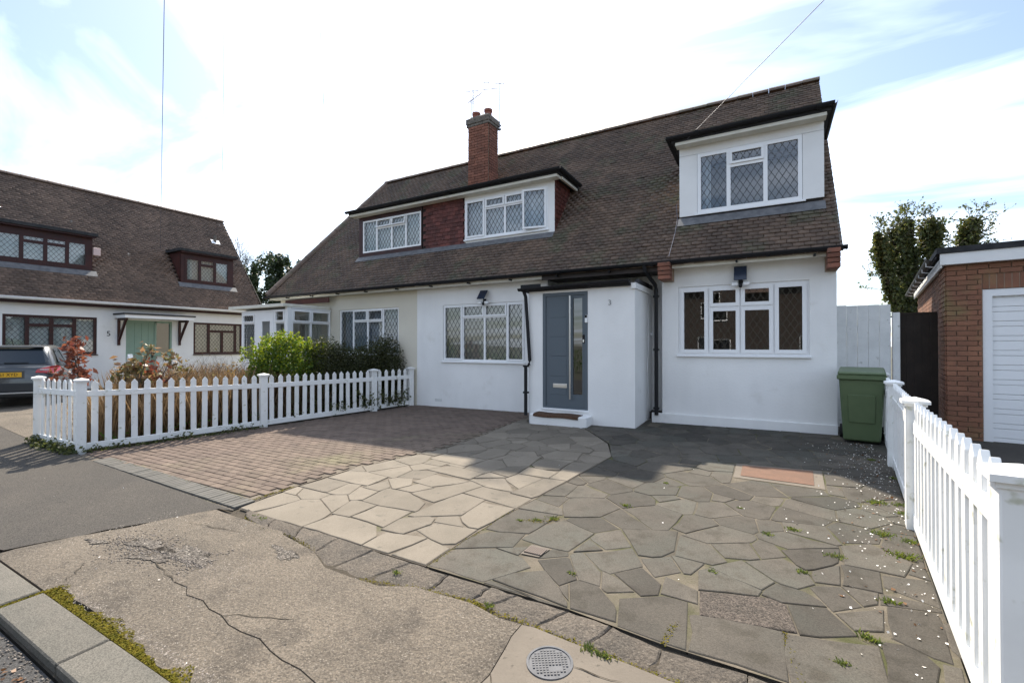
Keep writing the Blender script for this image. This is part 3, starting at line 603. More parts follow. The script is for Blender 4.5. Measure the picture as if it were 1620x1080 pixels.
fill(GG, GREY+AGG+GRATE+[RUST], grey_s, pav_g, .27, 6, .002, .005)
# crumbling concrete edge along the front of the crazy paving
edge = sheet('paving_edge_bed', [(-4.60,2.44),(-3.6,2.38),(-2.7,2.2),(.8,2.2),(.8,2.57),(-2.2,2.63),(-4.60,2.67)], -.024, soil)
up_e = [(-4.50,2.64),(-4.0,2.615),(-3.6,2.61),(-3.12,2.60),(-2.70,2.575),(-2.30,2.555),(-1.95,2.55),(-1.60,2.55),(-1.40,2.545),(-1.05,2.54),(-.78,2.52),(-.50,2.465),(-.1,2.475),(.35,2.46),(.75,2.45)]
lo_e = [(-4.35,2.53),(-3.95,2.43),(-3.58,2.44),(-3.10,2.36),(-2.80,2.23),(-2.50,2.23),(-2.06,2.335),(-1.68,2.36),(-1.48,2.35),(-1.14,2.32),(-.86,2.30),(-.56,2.27),(-.15,2.25),(.35,2.24),(.78,2.22)]
re_ = random.Random(21)
lo_e = [lo_e[0]]+[(x+re_.gauss(0,.05), y) for x, y in lo_e[1:-1]]+[lo_e[-1]]
SIDE = [rough_pts(lo_e[i], up_e[i], 4, .014, re_) for i in range(len(up_e))]
for i in range(len(up_e)-1):
    a, b, c, d = lo_e[i], lo_e[i+1], up_e[i+1], up_e[i]
    P = [a]+rough_pts(a, b, 5, .012, re_)+[b]+SIDE[i+1]+[c]+rough_pts(c, d, 5, .006, re_)+[d]+SIDE[i][::-1]; P = shrink(P, re_.choice((.002,.003,.005))); Q = shrink(P, .010); n = len(P)
    zt = lambda x, y: gz(x, y)+.004-.030*max(0, min(1, (2.56-y)/.28))
    vs = [(x, y, gz(x, y)-.06) for x, y in P]+[(x, y, zt(x, y)-.008+re_.uniform(-.003,.003)) for x, y in P]+[(x, y, zt(x, y)+re_.uniform(-.003,.004)) for x, y in Q]
    cx = sum(q[0] for q in Q)/n; cy = sum(q[1] for q in Q)/n; vs.append((cx, cy, zt(cx, cy)+.008))
    MB().add(vs, [(k, (k+1) % n, n+(k+1) % n, n+k) for k in range(n)]+[(n+k, n+(k+1) % n, 2*n+(k+1) % n, 2*n+k) for k in range(n)]+[(2*n+k, 2*n+(k+1) % n, 3*n) for k in range(n)]).build('edge_chunk', haunch, edge)
# block paved drive
FA, FB = Vector((-9.42, 2.89)), Vector((-7.88, 8.75))
def fence_x(y): return FA.x+(FB.x-FA.x)*(y-FA.y)/(FB.y-FA.y)
bp_r = [(-4.70,2.80),(-4.72,3.33),(-4.71,4.16),(-4.31,5.4),(-4.28,6.4),(-4.36,8.04)]
def right_x(y):
    for (x0, y0), (x1, y1) in zip(bp_r[:-1], bp_r[1:]):
        if y <= y1: return x0+(x1-x0)*max(0, (y-y0))/(y1-y0)
    return -4.33
pav_k = sheet('block_paving', [(-9.0,2.63),(-4.66,2.58),(-4.74,3.33),(-4.72,4.16),(-4.32,5.4),(-4.28,6.4),(-4.36,8.03),(-4.22,8.05),(-4.22,8.86),(-7.9,8.86),(-9.32,2.95)], -.014, mort_b)
pm_me = MB().box(-.0995,.0995,-.0485,.0485,-.05,0).mesh('paver', paver_m, bev=.005)
TILT = Matrix.Rotation(math.atan(.025), 3, 'X') @ Matrix.Rotation(-math.atan(.012), 3, 'Y')
rp = random.Random(5); spots = []
y = 2.925; j = 0
while y < 8.84:
    x = -9.3+(.5*.208 if j % 2 else 0)
    while x < -4.0:
        if x-.10 > fence_x(y)+.02 and x+.09 < right_x(y)+.03 and not (x > -4.24 and y > 7.9): spots.append((x+rp.gauss(0,.0015), y+rp.gauss(0,.001)))
        x += .2065
    y += .1045; j += 1
spots.sort(key=lambda p: (p[0]**2+p[1]**2)*(1 if True else 1)); near, farp = spots[:300], spots[300:]
for x, y in near: inst('paver', pm_me, pav_k, (x, y, gz(x, y)+rp.gauss(0,.0014)), TILT @ Matrix.Rotation(rp.gauss(0,.008), 3, 'Z') @ Matrix.Rotation(rp.gauss(0,.004), 3, 'X'))
Vs = []; Fs = []; base = [tuple(v.co) for v in pm_me.vertices]; bf = [tuple(p.vertices) for p in pm_me.polygons]
mf = MB()
for x, y in farp:
    M = TILT @ Matrix.Rotation(rp.gauss(0,.008), 3, 'Z') @ Matrix.Rotation(rp.gauss(0,.004), 3, 'X'); z = gz(x, y)+rp.gauss(0,.0014)
    mf.add([tuple(M @ Vector(v)+Vector((x, y, z))) for v in base], bf)
mf.build('paver_field', paver_s, pav_k, kind='stuff', recalc=False)
sb_me = MB().box(-.033,.033,0,.215,-.06,0).mesh('edging_brick', solb, bev=.004)
xx = -8.48
while xx < -4.66:
    y0 = 2.60+(-4.6-xx)*.036; inst('edging_brick', sb_me, pav_k, (xx, y0, gz(xx, y0)+.004+rp.gauss(0,.0015)), TILT); xx += .0755
# covers and weeds lying in the paving
def pebbles(name, pts, size, mat, label, seed, sq=.6, kind='stuff', cat='pebbles'):
    r = np.random.default_rng(seed); n = len(pts); oc = np.array([[1,0,0],[-1,0,0],[0,1,0],[0,-1,0],[0,0,1],[0,0,-1]], float); f = np.array([[0,2,4],[2,1,4],[1,3,4],[3,0,4],[2,0,5],[1,2,5],[3,1,5],[0,3,5]])
    sc = size*r.uniform(.5, 1.4, (n, 1, 1))*r.uniform(.7, 1.3, (n, 1, 3))*np.array([1,1,sq]); a = r.uniform(0, 6.28, n); ca, sa = np.cos(a), np.sin(a)
    v = oc[None]*sc; v = np.stack([v[..., 0]*ca[:, None]-v[..., 1]*sa[:, None], v[..., 0]*sa[:, None]+v[..., 1]*ca[:, None], v[..., 2]], -1)+np.array(pts)[:, None]
    return npmesh(name, v.reshape(-1, 3), (np.arange(n)[:, None, None]*6+f[None]).reshape(-1, 3), mat, kind=kind, label=label)
peb_m = pm('mixed_pebbles', (.13,.115,.10), (.22,.19,.165), 40, rnd=.6, rough=.8)
rp2 = random.Random(9); pts = []
for _ in range(2600):
    t = rp2.random(); cx, cy = -4.75+t*1.55, 1.72+t*.16; x = rp2.gauss(cx, .16); y = rp2.gauss(cy, .07+.06*math.sin(t*9))
    if 1.3 < y < 2.3: pts.append((x, y, gz(x, y)-.002))
for _ in range(900): x = rp2.uniform(-4.2,-2.3); y = 1.20+abs(rp2.gauss(0,.03)); pts.append((x, y, gz(x, y)-.006))
for _ in range(700): x = rp2.uniform(-5.0,-1.2); y = .86-abs(rp2.gauss(0,.05)); pts.append((x, y, gz(x, y)-.045))
pebbles('loose_gravel', pts, .0062, peb_m, 'loose gravel worn out of the concrete crossover', 1)
worn = pm('worn_pitted_concrete', (.11,.095,.08), (.075,.066,.057), 22, c3=(.26,.235,.20), ns3=75, thr=.60, soft=.04, vor=(95,.7), rough=.95, bump=(55,1,.02))
def blotch(c, a, b, seed, ang=0):
    r = random.Random(seed); n = 40; P = []
    for i in range(n):
        t = 6.283*i/n; k = 1+.28*math.sin(3*t+seed)+.18*math.sin(7*t+seed*2)+r.uniform(-.16,.16); u, v = a*k*math.cos(t), b*k*math.sin(t); P.append((c[0]+u*math.cos(ang)-v*math.sin(ang), c[1]+u*math.sin(ang)+v*math.cos(ang)))
    return P
for i, (c, a, b, ang) in enumerate((((-4.45,1.80),.26,.055,.12),((-3.98,1.86),.30,.075,.05),((-4.15,1.70),.16,.045,.3),((-3.3,2.22),.16,.05,-.2),((-4.95,1.62),.12,.03,.2))): sheet('worn_patch', blotch(c, a, b, i+2, ang), .0025, worn, cross, kind='stuff', cuts=False)
agg = pm('exposed_stone', (.20,.17,.14), (.34,.31,.27), 60, rnd=.55, rough=.75); pts = []
for _ in range(15000):
    x = rp2.uniform(-5.2, 2.2); y = rp2.uniform(1.16, 2.42)
    if x > -1.2 and y > 1.45 and rp2.random() < .9 or y > 2.22 and x > -3.7: continue
    if math.sin(x*2.3+1)*math.cos(y*4-x)+.6*math.sin(x*5.1+y*7) > -.25+rp2.random()*.9-.3: pts.append((x, y, gz(x, y)-.0062))
pebbles('exposed_aggregate', pts, .0044, agg, 'small pale stones exposed in the worn concrete', 7, sq=.8)
crk = MB()                                          # fine dirt-filled cracks
def thin_crack(a, b, n, amp, seed, w0=.004):
    r = random.Random(seed); P = crack(a, b, n, amp, seed); q = []
    for i, (x, y) in enumerate(P):
        p0, p1 = P[max(i-1, 0)], P[min(i+1, len(P)-1)]; d = Vector((p1[0]-p0[0], p1[1]-p0[1])).normalized(); k = w0*r.uniform(.3, 1.3)*(1 if 0 < i < len(P)-1 else .1); q.append(((x-d.y*k, y+d.x*k), (x+d.y*k, y-d.x*k)))
    zf = lambda p: (p[0], p[1], gz(*p)+.002)
    for (a0, a1), (b0, b1) in zip(q[:-1], q[1:]): crk.poly([zf(a0), zf(b0), zf(b1), zf(a1)])
for k_, (a, b, n) in enumerate((((-3.60,1.60),(-4.3,1.72),8),((-2.9,1.535),(-2.45,1.72),9),((-4.7,2.2),(-4.0,2.3),9),((-1.0,1.75),(-.62,1.6),7),((-.86,2.12),(-.6,2.14),5),((-1.2,1.9),(-1.02,1.72),6),((-4.55,1.42),(-4.3,1.25),6))): thin_crack(a, b, n, .016, 40+k_)
crk.build('fine_crack', soil, cross, kind='stuff', recalc=False)
pet = pm('fallen_petal', (.75,.73,.70), (.62,.58,.52), 30, rnd=.25, rough=.8); pts = []
for _ in range(420):
    y = 2.6+4.9*rp2.random()**.8; xr = .86+.115*(y-3.2); x = xr-.05-abs(rp2.gauss(0, .30)); pts.append((x, y, gz(x, y)+.006))
for _ in range(160): y = 8.2-abs(rp2.gauss(0,.9)); x = 1.25-abs(rp2.gauss(0,.35)); pts.append((x, y, gz(x, y)+.006))
for _ in range(22): x = rp2.gauss(-.2,.9); y = rp2.uniform(2.6,6); pts.append((x, y, gz(x, y)+.006))
for _ in range(16): x = rp2.uniform(-8,-2); y = rp2.uniform(1.2,2.6); pts.append((x, y, gz(x, y)+.006))
v, f = leaves(np.array(pts), .0165, np.random.default_rng(4), .75, flat=.6); npmesh('fallen_petals', v, f, pet, kind='stuff', label='white petals scattered on the paving by the picket fence')
dl = leafmat('dead_leaf', (.17,.085,.035), (.10,.055,.03), .2); pts = [(1.18-abs(rp2.gauss(0,.3)), rp2.uniform(2.8,8.2)) for _ in range(240)]+[(rp2.uniform(-4.5,-1.5), .80-abs(rp2.gauss(0,.09))) for _ in range(160)]
pts = [(x, y, gz(x, y)+(.006 if y > 1 else -.04)) for x, y in pts]; v, f = leaves(np.array(pts), .032, np.random.default_rng(5), .6, flat=.8); npmesh('fallen_leaves', v, f, dl, kind='stuff', label='dry brown leaves on the ground by the fence and gutter')
moss = pm('moss_green', (.085,.080,.013), (.125,.100,.016), 25, rnd=.25, rough=1, spec=.03); grassm = leafmat('fresh_weed_green', (.075,.115,.025), (.14,.15,.035), .4)
pts = []
for _ in range(9000):
    x = rp2.uniform(-4.28,-2.1); wd = (.075+.03*math.sin(x*7)+.012*math.sin(x*31))*(1 if x < -2.9 else .6+.4*math.sin(x*19)); y = 1.124+wd*rp2.random()**1.6; pts.append((x, y, gz(x, y)-.006+.004*rp2.random()))
for _ in range(500): x = -4.27+rp2.gauss(0,.012); y = rp2.uniform(.9,1.2); pts.append((x, y, gz(x, y)-.006))
def along(P, n, sp, z):
    for _ in range(n):
        k = rp2.randrange(len(P)-1); t = rp2.random(); x = P[k][0]+(P[k+1][0]-P[k][0])*t+rp2.gauss(0, sp); y = P[k][1]+(P[k+1][1]-P[k][1])*t+rp2.gauss(0, sp); pts.append((x, y, gz(x, y)+z+.006*rp2.random()))
along(lo_e[5:], 1500, .014, -.012); along(lo_e[:4], 350, .014, -.01); along([(-4.72,2.7),(-4.72,3.3)], 500, .014, -.002); along([(-8.4,2.93),(-4.75,2.80)], 700, .010, -.002); along([(-2.16,2.6),(-2.14,3.8)], 160, .01, -.004)
along([(-1.95,3.62),(-1.76,3.62),(-1.66,3.8)], 160, .016, 0); along([(-.5,2.5),(-.47,2.7)], 160, .012, -.004); along([(.12,2.5),(.06,2.9)], 160, .012, -.004)
v, f = leaves(np.array(pts), .013, np.random.default_rng(6), .8, flat=.75); npmesh('moss', v, f, moss, kind='stuff', label='yellow green moss in the joints and behind the kerb')
def tufts(name, spots, mat, label, seed, hgt=.05, n=60, sp=.05, kind='stuff'):
    r = random.Random(seed); m = MB()
    for (x, y, k) in spots:
        for _ in range(int(n*k)):
            a, b = x+r.gauss(0, sp*k), y+r.gauss(0, sp*k*.6); z = gz(a, b)-.004; t = r.uniform(0, 6.28); L = hgt*r.uniform(.4, 1.1)*k**.5; w_ = .003+.003*r.random(); lx, ly = math.cos(t)*L*.7, math.sin(t)*L*.7
            m.add([(a-w_*math.sin(t), b+w_*math.cos(t), z), (a+w_*math.sin(t), b-w_*math.cos(t), z), (a+lx*.6+w_*.7*math.sin(t), b+ly*.6-w_*.7*math.cos(t), z+L*.7), (a+lx, b+ly, z+L*.8)], [(0,1,2,3)])
    return m.build(name, mat, None, kind=kind, label=label, recalc=False)
sp_ = [(.86,5.44,1.2),(1.05,5.45,1.0),(1.03,5.2,.9),(.77,4.62,1.1),(.83,4.23,1.4),(.93,4.55,.9),(.16,4.41,.8),(-.02,4.23,.6),(.40,4.02,.8),(.45,3.04,.8),(.19,3.67,.6),(-1.21,4.34,.7),(-1.70,3.75,.7),(-1.82,3.66,.6),(-1.95,3.59,.5),(-.82,2.27,.7),(-.74,2.26,.6),(-4.12,2.56,.6),(-4.25,2.57,.5),(-2.3,2.40,.5),(-1.5,2.36,.5),(1.18,6.4,.8),(1.1,7.2,.7),(-.35,3.4,.5),(.62,3.5,.7),(-1.2,2.95,.4),(.3,2.75,.5),(-.25,4.75,.4),(-1.0,5.2,.4)]
tufts('weeds', sp_, grassm, 'small green weeds growing in the paving joints', 3, hgt=.036, n=80, sp=.035)

# ---------------------------------------------------------------- the white and cream semi-detached chalet house
H = thing('semi_detached_house', 'white and cream rendered semi-detached pair under one brown tiled roof with a red brick chimney', 'house', (-6.5, 10.5, -.05))
frY = lambda Y: (lambda u, d, z: (u, Y-d, z))
F3 = frY(8.87)
EY, EZ, MS = 8.62, 2.93, 1.2065; RY, RZ = 12.30, 7.37; SL = math.hypot(1, MS)
wall('wall', white, H, F3, -7.80, -4.15, -.35, 2.80, [(-6.98,-4.70,1.02,2.38)], label='white rendered front wall')
wall('wall', cream, H, F3, -13.40, -7.80, -.4, 2.80, [(-10.70,-8.43,1.16,2.40),(-12.4,-11.6,.0,2.2)], label='cream rendered front wall')
wall('wall', white, H, frY(9.40), -4.15, -1.77, -.3, 2.80, label='white rendered wall set back behind the porch')
wall('wall', white, H, F3, -1.77, .93, -.25, 2.86, [(-1.48,.565,1.225,2.475)], label='white rendered wall of the right-hand end')
MB().box(-1.77,-1.52,9.12,9.65,-.3,2.8).build('wall_return', white, H); MB().box(-4.4,-4.15,9.12,9.65,-.3,2.8).build('wall_return', white, H)
MB().box(-1.96,.935,8.838,8.868,-.25,.128).build('plinth', white, H, bev=.006)
g = [(.68,9.12,-.25),(.68,15.9,-.25),(.68,15.9,2.8),(.68,12.3,7.12),(.68,9.12,3.35)]; MB().prism(g, (.25,0,0)).build('gable_wall', white, H)
MB().box(-13.4,.68,15.65,15.9,-.3,2.8).build('rear_wall', white, H); MB().box(-13.4,-13.15,9.12,15.65,-.4,2.8).build('side_wall', cream, H)
MB().box(-13.1,.66,9.7,14.8,2.72,2.78).build('upper_floor', room, H); MB().box(-13.1,.66,12.3,12.4,-.1,6.4).build('inner_wall', room, H)
MB().box(-13.1,.66,9.7,12.28,-.12,-.02).build('ground_floor', dark, H); MB().box(-4.1,-1.8,9.13,9.38,-.1,.1).build('hall_floor', dark, H)
MB().box(-7.85,-7.75,9.13,12.2,-.1,2.70).build('partition', room, H)
# roof
sN = Vector((0, 1, MS))/SL; nN = Vector((0, -MS, 1))/SL
fR = lambda u, d, t: tuple(Vector((0, EY, EZ-.03))+Vector((u, 0, 0))+sN*t+nN*d)
t_of = lambda Y: (Y-EY)*SL
wall('roof_deck', under, H, fR, -12.24, .95, 0, t_of(RY), [(-10.5,-4.3,t_of(9.5),t_of(10.45)),(-1.5,.78,t_of(9.38),t_of(10.5))], th=.06)
MB().prism([fR(-13.6,0,0),fR(-12.25,0,0),fR(-12.25,0,t_of(RY))], nN*-.06).build('roof_deck', under, H)
MB().prism([(-13.6,8.6,2.88),(-12.24,12.3,7.32),(-13.6,16.0,2.88)], (.05,0,-.05)).build('hip_slope', tile_m, H)
MB().prism([(-13.6,16.0,2.85),(.95,16.0,2.85),(.95,12.32,7.3),(-12.24,12.32,7.3)], (0,-.03,-.06)).build('rear_slope', tile_m, H)
X0 = -13.70; Y0 = 8.54
def in_roof(a, b):
    X = X0+a; Y = Y0+b/SL
    if Y > 12.27 or X > 1.0 or X < -13.70+(Y-8.54)/3.76*1.42: return False
    if -10.53 < X < -4.32 and 9.45 < Y < 10.5: return False
    if -1.50 < X < .80 and 9.33 < Y < 10.55: return False
    return True
tiles('roof_tile_field', H, tile_m, (X0, Y0, EZ+(Y0-EY)*MS), (1,0,0), sN, nN, 14.8, (RY-Y0)*SL, in_roof, seed=3, clipa=(0, .985-X0))
ridge_tiles(H, tile_m, (-12.3,RY,RZ+.01), (1.0,RY,RZ+.01)); ridge_tiles(H, tile_m, (-13.66,8.58,2.96), (-12.26,12.28,RZ), r=.115, name='hip_tile')
# verge undercloak on the right gable
MB().prism([(.95,8.60,2.86),(.95,12.3,7.29),(.95,12.3,7.34),(.95,8.56,2.90)], (.03,0,0)).build('verge', capst, H)
# eaves: gutter, fascia, soffit
g = MB(); trough(g, (-13.62,8.50,2.90), (1.02,8.50,2.92), .062)
for x in np.arange(-13.0, 1.0, 1.85): trough(g, (x,8.50,2.915), (x+.06,8.50,2.915), .074)
g.box(1.02,1.03,8.44,8.56,2.86,2.925); g.build('gutter', black, H, smooth=False)
g = MB()
for x in np.arange(-12.6, .9, 1.1): g.box(x, x+.03, 8.49, 8.60, 2.80, 2.83)
g.build('gutter_bracket', black, H)
MB().box(-13.55,-4.16,8.595,8.615,2.79,2.90).box(-13.55,-4.16,8.615,8.868,2.802,2.815).build('fascia', creamb, H)
MB().box(-4.158,-1.78,8.595,8.615,2.76,2.90).box(-4.158,-1.78,8.615,9.398,2.802,2.815).build('porch_fascia', porchb, H, label='brown stained fascia above the porch')
MB().box(-1.54,.77,8.595,8.615,2.79,2.90).box(-1.54,.77,8.615,8.868,2.83,2.845).build('end_fascia', creamb, H)
MB().box(-12.86,-10.89,8.66,8.69,2.62,2.76).build('brown_board', redboard, H)
bm_c = brick_mesh('corbel_brick', brick_c, .205, .065, .25)
for x, wd in ((-1.748, 1.0), (.768, .80)):
    k = MB().box(x+.004, x+.2*wd, 8.66, 8.866, 2.58, 2.87).build('corbel', mortar, H)
    for i in range(4): o = inst('corbel_brick', bm_c, k, (x, 8.615+.012*(3-i)*.8, 2.585+i*.075)); o.scale = (wd, 1, 1); o.location.y += .0
# ---- dormers
FD = frY(9.47)
wall('dormer_front', brownw, H, FD, -10.57, -8.17, 3.98, 5.16, [(-10.41,-8.20,4.10,5.03)], th=.12, label='dark brown boarded dormer front')
wall('dormer_front', board_w, H, FD, -6.755, -4.26, 3.98, 5.16, [(-6.74,-4.42,4.07,5.06)], th=.12, label='white boarded dormer front')
hb = MB().box(-8.168,-6.757,9.50,9.59,3.95,5.16).build('tile_hung_panel', under, H)
ht = MB(); ht.add([(0,0,0),(.161,0,0),(.161,.016,.125),(0,.016,.125),(0,-.013,0),(.161,-.013,0),(.161,.003,.125),(0,.003,.125)], [(3,2,1,0),(4,5,6,7),(0,1,5,4),(1,2,6,5),(2,3,7,6),(3,0,4,7)]); htm = ht.mesh('hung_tile', tile_red)
rt = random.Random(8)
for j in range(12):
    for i in range(9):
        x = -8.20+i*.1645+(.082 if j % 2 else 0)
        if x < -8.175 or x+.16 > -6.72: continue
        o = inst('hung_tile', htm, hb, (x, 9.475+rt.gauss(0,.002), 3.96+j*.1+rt.gauss(0,.002)), Matrix.Rotation(rt.gauss(0,.01), 3, 'Y'))
MB().prism([(-4.30,9.59,4.0),(-4.30,9.59,5.15),(-4.30,10.42,5.15)], (.03,0,0)).build('dormer_cheek', under, H); MB().prism([(-10.57,9.59,4.0),(-10.57,9.59,5.15),(-10.57,10.42,5.15)], (.03,0,0)).build('dormer_cheek', brownw, H)
tiles('cheek_tile_field', H, tile_red, (-4.268, 9.48, 4.02), (0,1,0), (0,0,1), (1,0,0), 1.0, 1.13, lambda a, b: a < (b+.05)/MS and -.09 < a < .95, seed=5, clipa=(.0, .95))
MB().box(-4.30,-4.255,9.468,9.50,4.0,5.15).build('corner_board', board_w, H)
MB().box(-10.76,-4.06,9.235,10.60,5.215,5.31).build('dormer_roof', felt, H); MB().box(-10.72,-4.10,9.25,9.468,5.155,5.212).build('dormer_soffit', creamb, H)
MB().box(-4.12,-4.07,9.47,10.42,5.155,5.212).build('dormer_soffit', creamb, H)
g = MB(); trough(g, (-10.80,9.175,5.29), (-3.98,9.175,5.31), .060); trough(g, (-4.00,9.14,5.305), (-4.00,10.42,5.29), .055)
for x in np.arange(-10.2,-4.1,1.55): trough(g, (x,9.175,5.30), (x+.06,9.175,5.30), .072)
g.build('dormer_gutter', black, H)
window(H, FD, -10.41, -8.20, 4.10, 5.03, [(-10.41,-9.85,4.10,5.03,'f'),(-9.85,-9.27,4.10,4.76,'f'),(-9.27,-8.74,4.10,4.76,'f'),(-9.85,-9.27,4.76,5.03,'v'),(-9.27,-8.74,4.76,5.03,'v'),(-8.74,-8.20,4.10,5.03,'f')], fw=.045, d=0.0, sill=False, sw=.03, label='white leaded dormer window with its two top lights ajar')
window(H, FD, -6.74, -4.42, 4.07, 5.06, [(-6.74,-6.13,4.07,5.06,'s'),(-6.13,-5.56,4.07,4.78,'f'),(-5.56,-5.04,4.07,4.78,'f'),(-6.13,-5.56,4.78,5.06,'s'),(-5.56,-5.04,4.78,5.06,'s'),(-5.04,-4.42,4.07,5.06,'o')], fw=.05, d=0.01, sill=True, label='white leaded dormer window with its right light ajar')
MB(fR).box(-10.6,-4.25,.046,.052,t_of(9.37),t_of(9.49)).build('flashing', flash, H)
FE = frY(9.35)
wall('dormer_front', under, H, frY(9.38), -1.52, .80, 3.84, 5.24, [(-1.2,.50,3.93,5.06)], th=.10)
m = MB(FE); m.box(-1.53,.815,-.028,0,5.078,5.262).build('cladding_board', board_w, H); MB(FE).box(-1.53,-1.206,-.028,0,3.90,5.072).build('cladding_board', board_w, H); MB(FE).box(.506,.815,-.028,0,3.93,5.072).build('cladding_board', board_w, H); MB(FE).box(-1.20,.50,-.028,-.003,5.062,5.076).build('cladding_board', board_w, H)
MB().prism([(-1.53,9.48,3.9),(-1.53,9.48,5.24),(-1.53,10.5,5.24)], (.03,0,0)).build('dormer_cheek', board_w, H); MB().prism([(.78,9.48,3.9),(.78,9.48,5.24),(.78,10.5,5.24)], (.03,0,0)).build('dormer_cheek', board_w, H)
MB().box(-1.64,.90,9.115,10.62,5.285,5.375).build('dormer_roof', felt, H); MB().box(-1.57,.84,9.13,9.348,5.225,5.282).build('dormer_soffit', creamb, H)
g = MB(); trough(g, (-1.72,9.055,5.375), (.94,9.055,5.39), .056); trough(g, (.935,9.02,5.385), (.935,10.5,5.365), .045); trough(g, (-1.695,9.02,5.375), (-1.695,10.5,5.35), .05)
for x in np.arange(-1.2,.8,.95): trough(g, (x,9.055,5.385), (x+.06,9.055,5.385), .072)
g.build('dormer_gutter', black, H)
window(H, FE, -1.20, .50, 3.93, 5.06, [(-1.20,-.66,3.93,5.06,'f'),(-.66,-.06,3.93,4.74,'f'),(-.66,-.06,4.74,5.06,'s'),(-.06,.50,3.93,5.06,'f')], fw=.062, mw=.034, d=.012, sill=False, label='white leaded three-light window of the right-hand dormer')
MB(FE).box(-1.25,.55,-.01,.03,3.895,3.928).build('sill', upvc, H)
MB(fR).box(-1.55,.83,.046,.052,t_of(9.25),t_of(9.40)).build('flashing', flash, H)
# ---- ground floor windows
window(H, F3, -6.98, -4.70, 1.02, 2.38, [(-6.98,-6.40,1.02,2.38,'s'),(-6.40,-5.78,1.02,2.06,'f'),(-5.78,-5.17,1.02,2.06,'f'),(-6.40,-5.78,2.06,2.38,'s'),(-5.78,-5.17,2.06,2.38,'s'),(-5.17,-4.70,1.02,2.38,'s')], fw=.045, mw=.024, sw=.036, lead_m=lead, label='white leaded window left of the porch')
window(H, F3, -1.48, .565, 1.225, 2.475, [(-1.48,-.96,1.225,2.475,'s'),(-.96,-.45,1.225,2.08,'s'),(-.45,.06,1.225,2.08,'s'),(-.96,-.45,2.08,2.475,'s'),(-.45,.06,2.08,2.475,'s'),(.06,.565,1.225,2.475,'s')], fw=.052, mw=.024, sw=.060, lead_m=leadw, label='wide white leaded window right of the porch')
window(H, F3, -10.70, -8.43, 1.16, 2.40, [(-10.70,-10.15,1.16,2.40,'f'),(-10.15,-9.59,1.16,2.06,'f'),(-9.59,-9.01,1.16,2.06,'f'),(-10.15,-9.59,2.06,2.40,'s'),(-9.59,-9.01,2.06,2.40,'s'),(-9.01,-8.43,1.16,2.40,'f')], fw=.05, sw=.032, label='white leaded window in the cream wall')
# ---- porch and front door
P = frY(8.04)
wall('porch_wall', white, H, P, -4.17, -2.07, -.3, 2.455, [(-3.87,-2.94,.19,2.41)], th=.12)
MB().box(-2.19,-2.07,8.162,9.398,-.3,2.455).build('porch_wall', white, H); MB().box(-4.17,-4.05,8.162,8.868,-.3,2.455).build('porch_wall', white, H)
MB().box(-4.30,-2.13,7.955,9.396,2.46,2.515).build('porch_roof', felt, H); MB().box(-2.125,-2.04,7.99,9.396,2.40,2.500).build('porch_coping', board_w, H); MB().box(-2.128,-2.06,8.30,9.396,2.502,2.60).build('roof_upstand', felt, H)
g = MB(); trough(g, (-4.33,7.90,2.515), (-2.13,7.90,2.55), .054)
for x in (-3.6,-2.9): trough(g, (x,7.90,2.53), (x+.05,7.90,2.53), .063)
g.box(-4.33,-3.9,7.985,8.02,2.50,2.60); g.build('porch_gutter', black, H)
dp = MB(); dp.tube([(-4.24,7.94,2.48),(-4.215,7.985,2.36),(-4.125,7.985,1.10),(-4.135,7.985,1.03),(-4.215,7.985,.97),(-4.215,7.985,.02)], .034, 10)
for z in (.97,.45): dp.box(-4.265,-4.165,7.96,8.03,z,z+.035)
dp.build('downpipe', black, H, label='black downpipe left of the front door')
dp = MB(); dp.tube([(-2.02,8.50,2.87),(-2.0,8.52,2.76),(-1.87,8.79,2.52),(-1.865,8.80,2.44),(-1.865,8.80,.09)], .036, 10)
for z in (2.3,1.3,.2): dp.box(-1.915,-1.815,8.765,8.84,z,z+.035)
dp.build('downpipe', black, H, label='black downpipe right of the porch')
m = MB(P); ring(m, -3.87, -2.94, .19, 2.41, .062, .062, .03, .06, -.09, -.008); m.build('door_frame', doorg, H)
dr = MB(P).box(-3.806,-3.25,-.07,-.028,.222,2.348).box(-3.06,-3.004,-.07,-.028,.222,2.348).box(-3.25,-3.06,-.07,-.028,.222,.47).box(-3.25,-3.06,-.07,-.028,2.29,2.348).build('front_door', doorg, H)
for a, b in ((1.935,2.295),(1.565,1.925),(1.195,1.555),(.805,1.185),(.455,.795)): MB(P).box(-3.725,-3.375,-.030,-.023,a,b).build('door_panel', doorg, dr, bev=.004)
MB(P).poly([(-3.25,-.05,.47),(-3.06,-.05,.47),(-3.06,-.05,2.29),(-3.25,-.05,2.29)]).build('door_glass', glassd, dr, recalc=False)
h = MB(P); h.tube([(-3.285,.035,.385),(-3.285,.035,2.335)], .016, 12); h.tube([(-3.285,.035,.60),(-3.285,-.028,.60)], .011, 8); h.tube([(-3.285,.035,2.10),(-3.285,-.028,2.10)], .011, 8); h.build('pull_handle', steel, dr, smooth=False)
MB(P).box(-3.655,-3.365,-.028,-.014,.585,.665).box(-3.635,-3.385,-.014,-.008,.60,.65).build('letterbox', steel, dr, bev=.004)
MB(P).box(-3.055,-3.01,-.028,-.010,1.44,1.60).build('lock_plate', black, dr, bev=.008); MB(P).box(-3.046,-3.019,-.011,-.004,1.455,1.51).build('lock_cylinder', steel, dr, bev=.006)
MB(P).box(-2.998,-2.945,-.008,.014,1.82,1.97).build('doorbell', upvc, H, bev=.008, label='white and black doorbell on the door frame'); MB(P).box(-2.993,-2.950,.0145,.018,1.91,1.965).build('doorbell_camera', ink, H)
MB(P).box(-3.88,-2.93,-.02,.02,.155,.187).build('door_threshold', upvc, H)
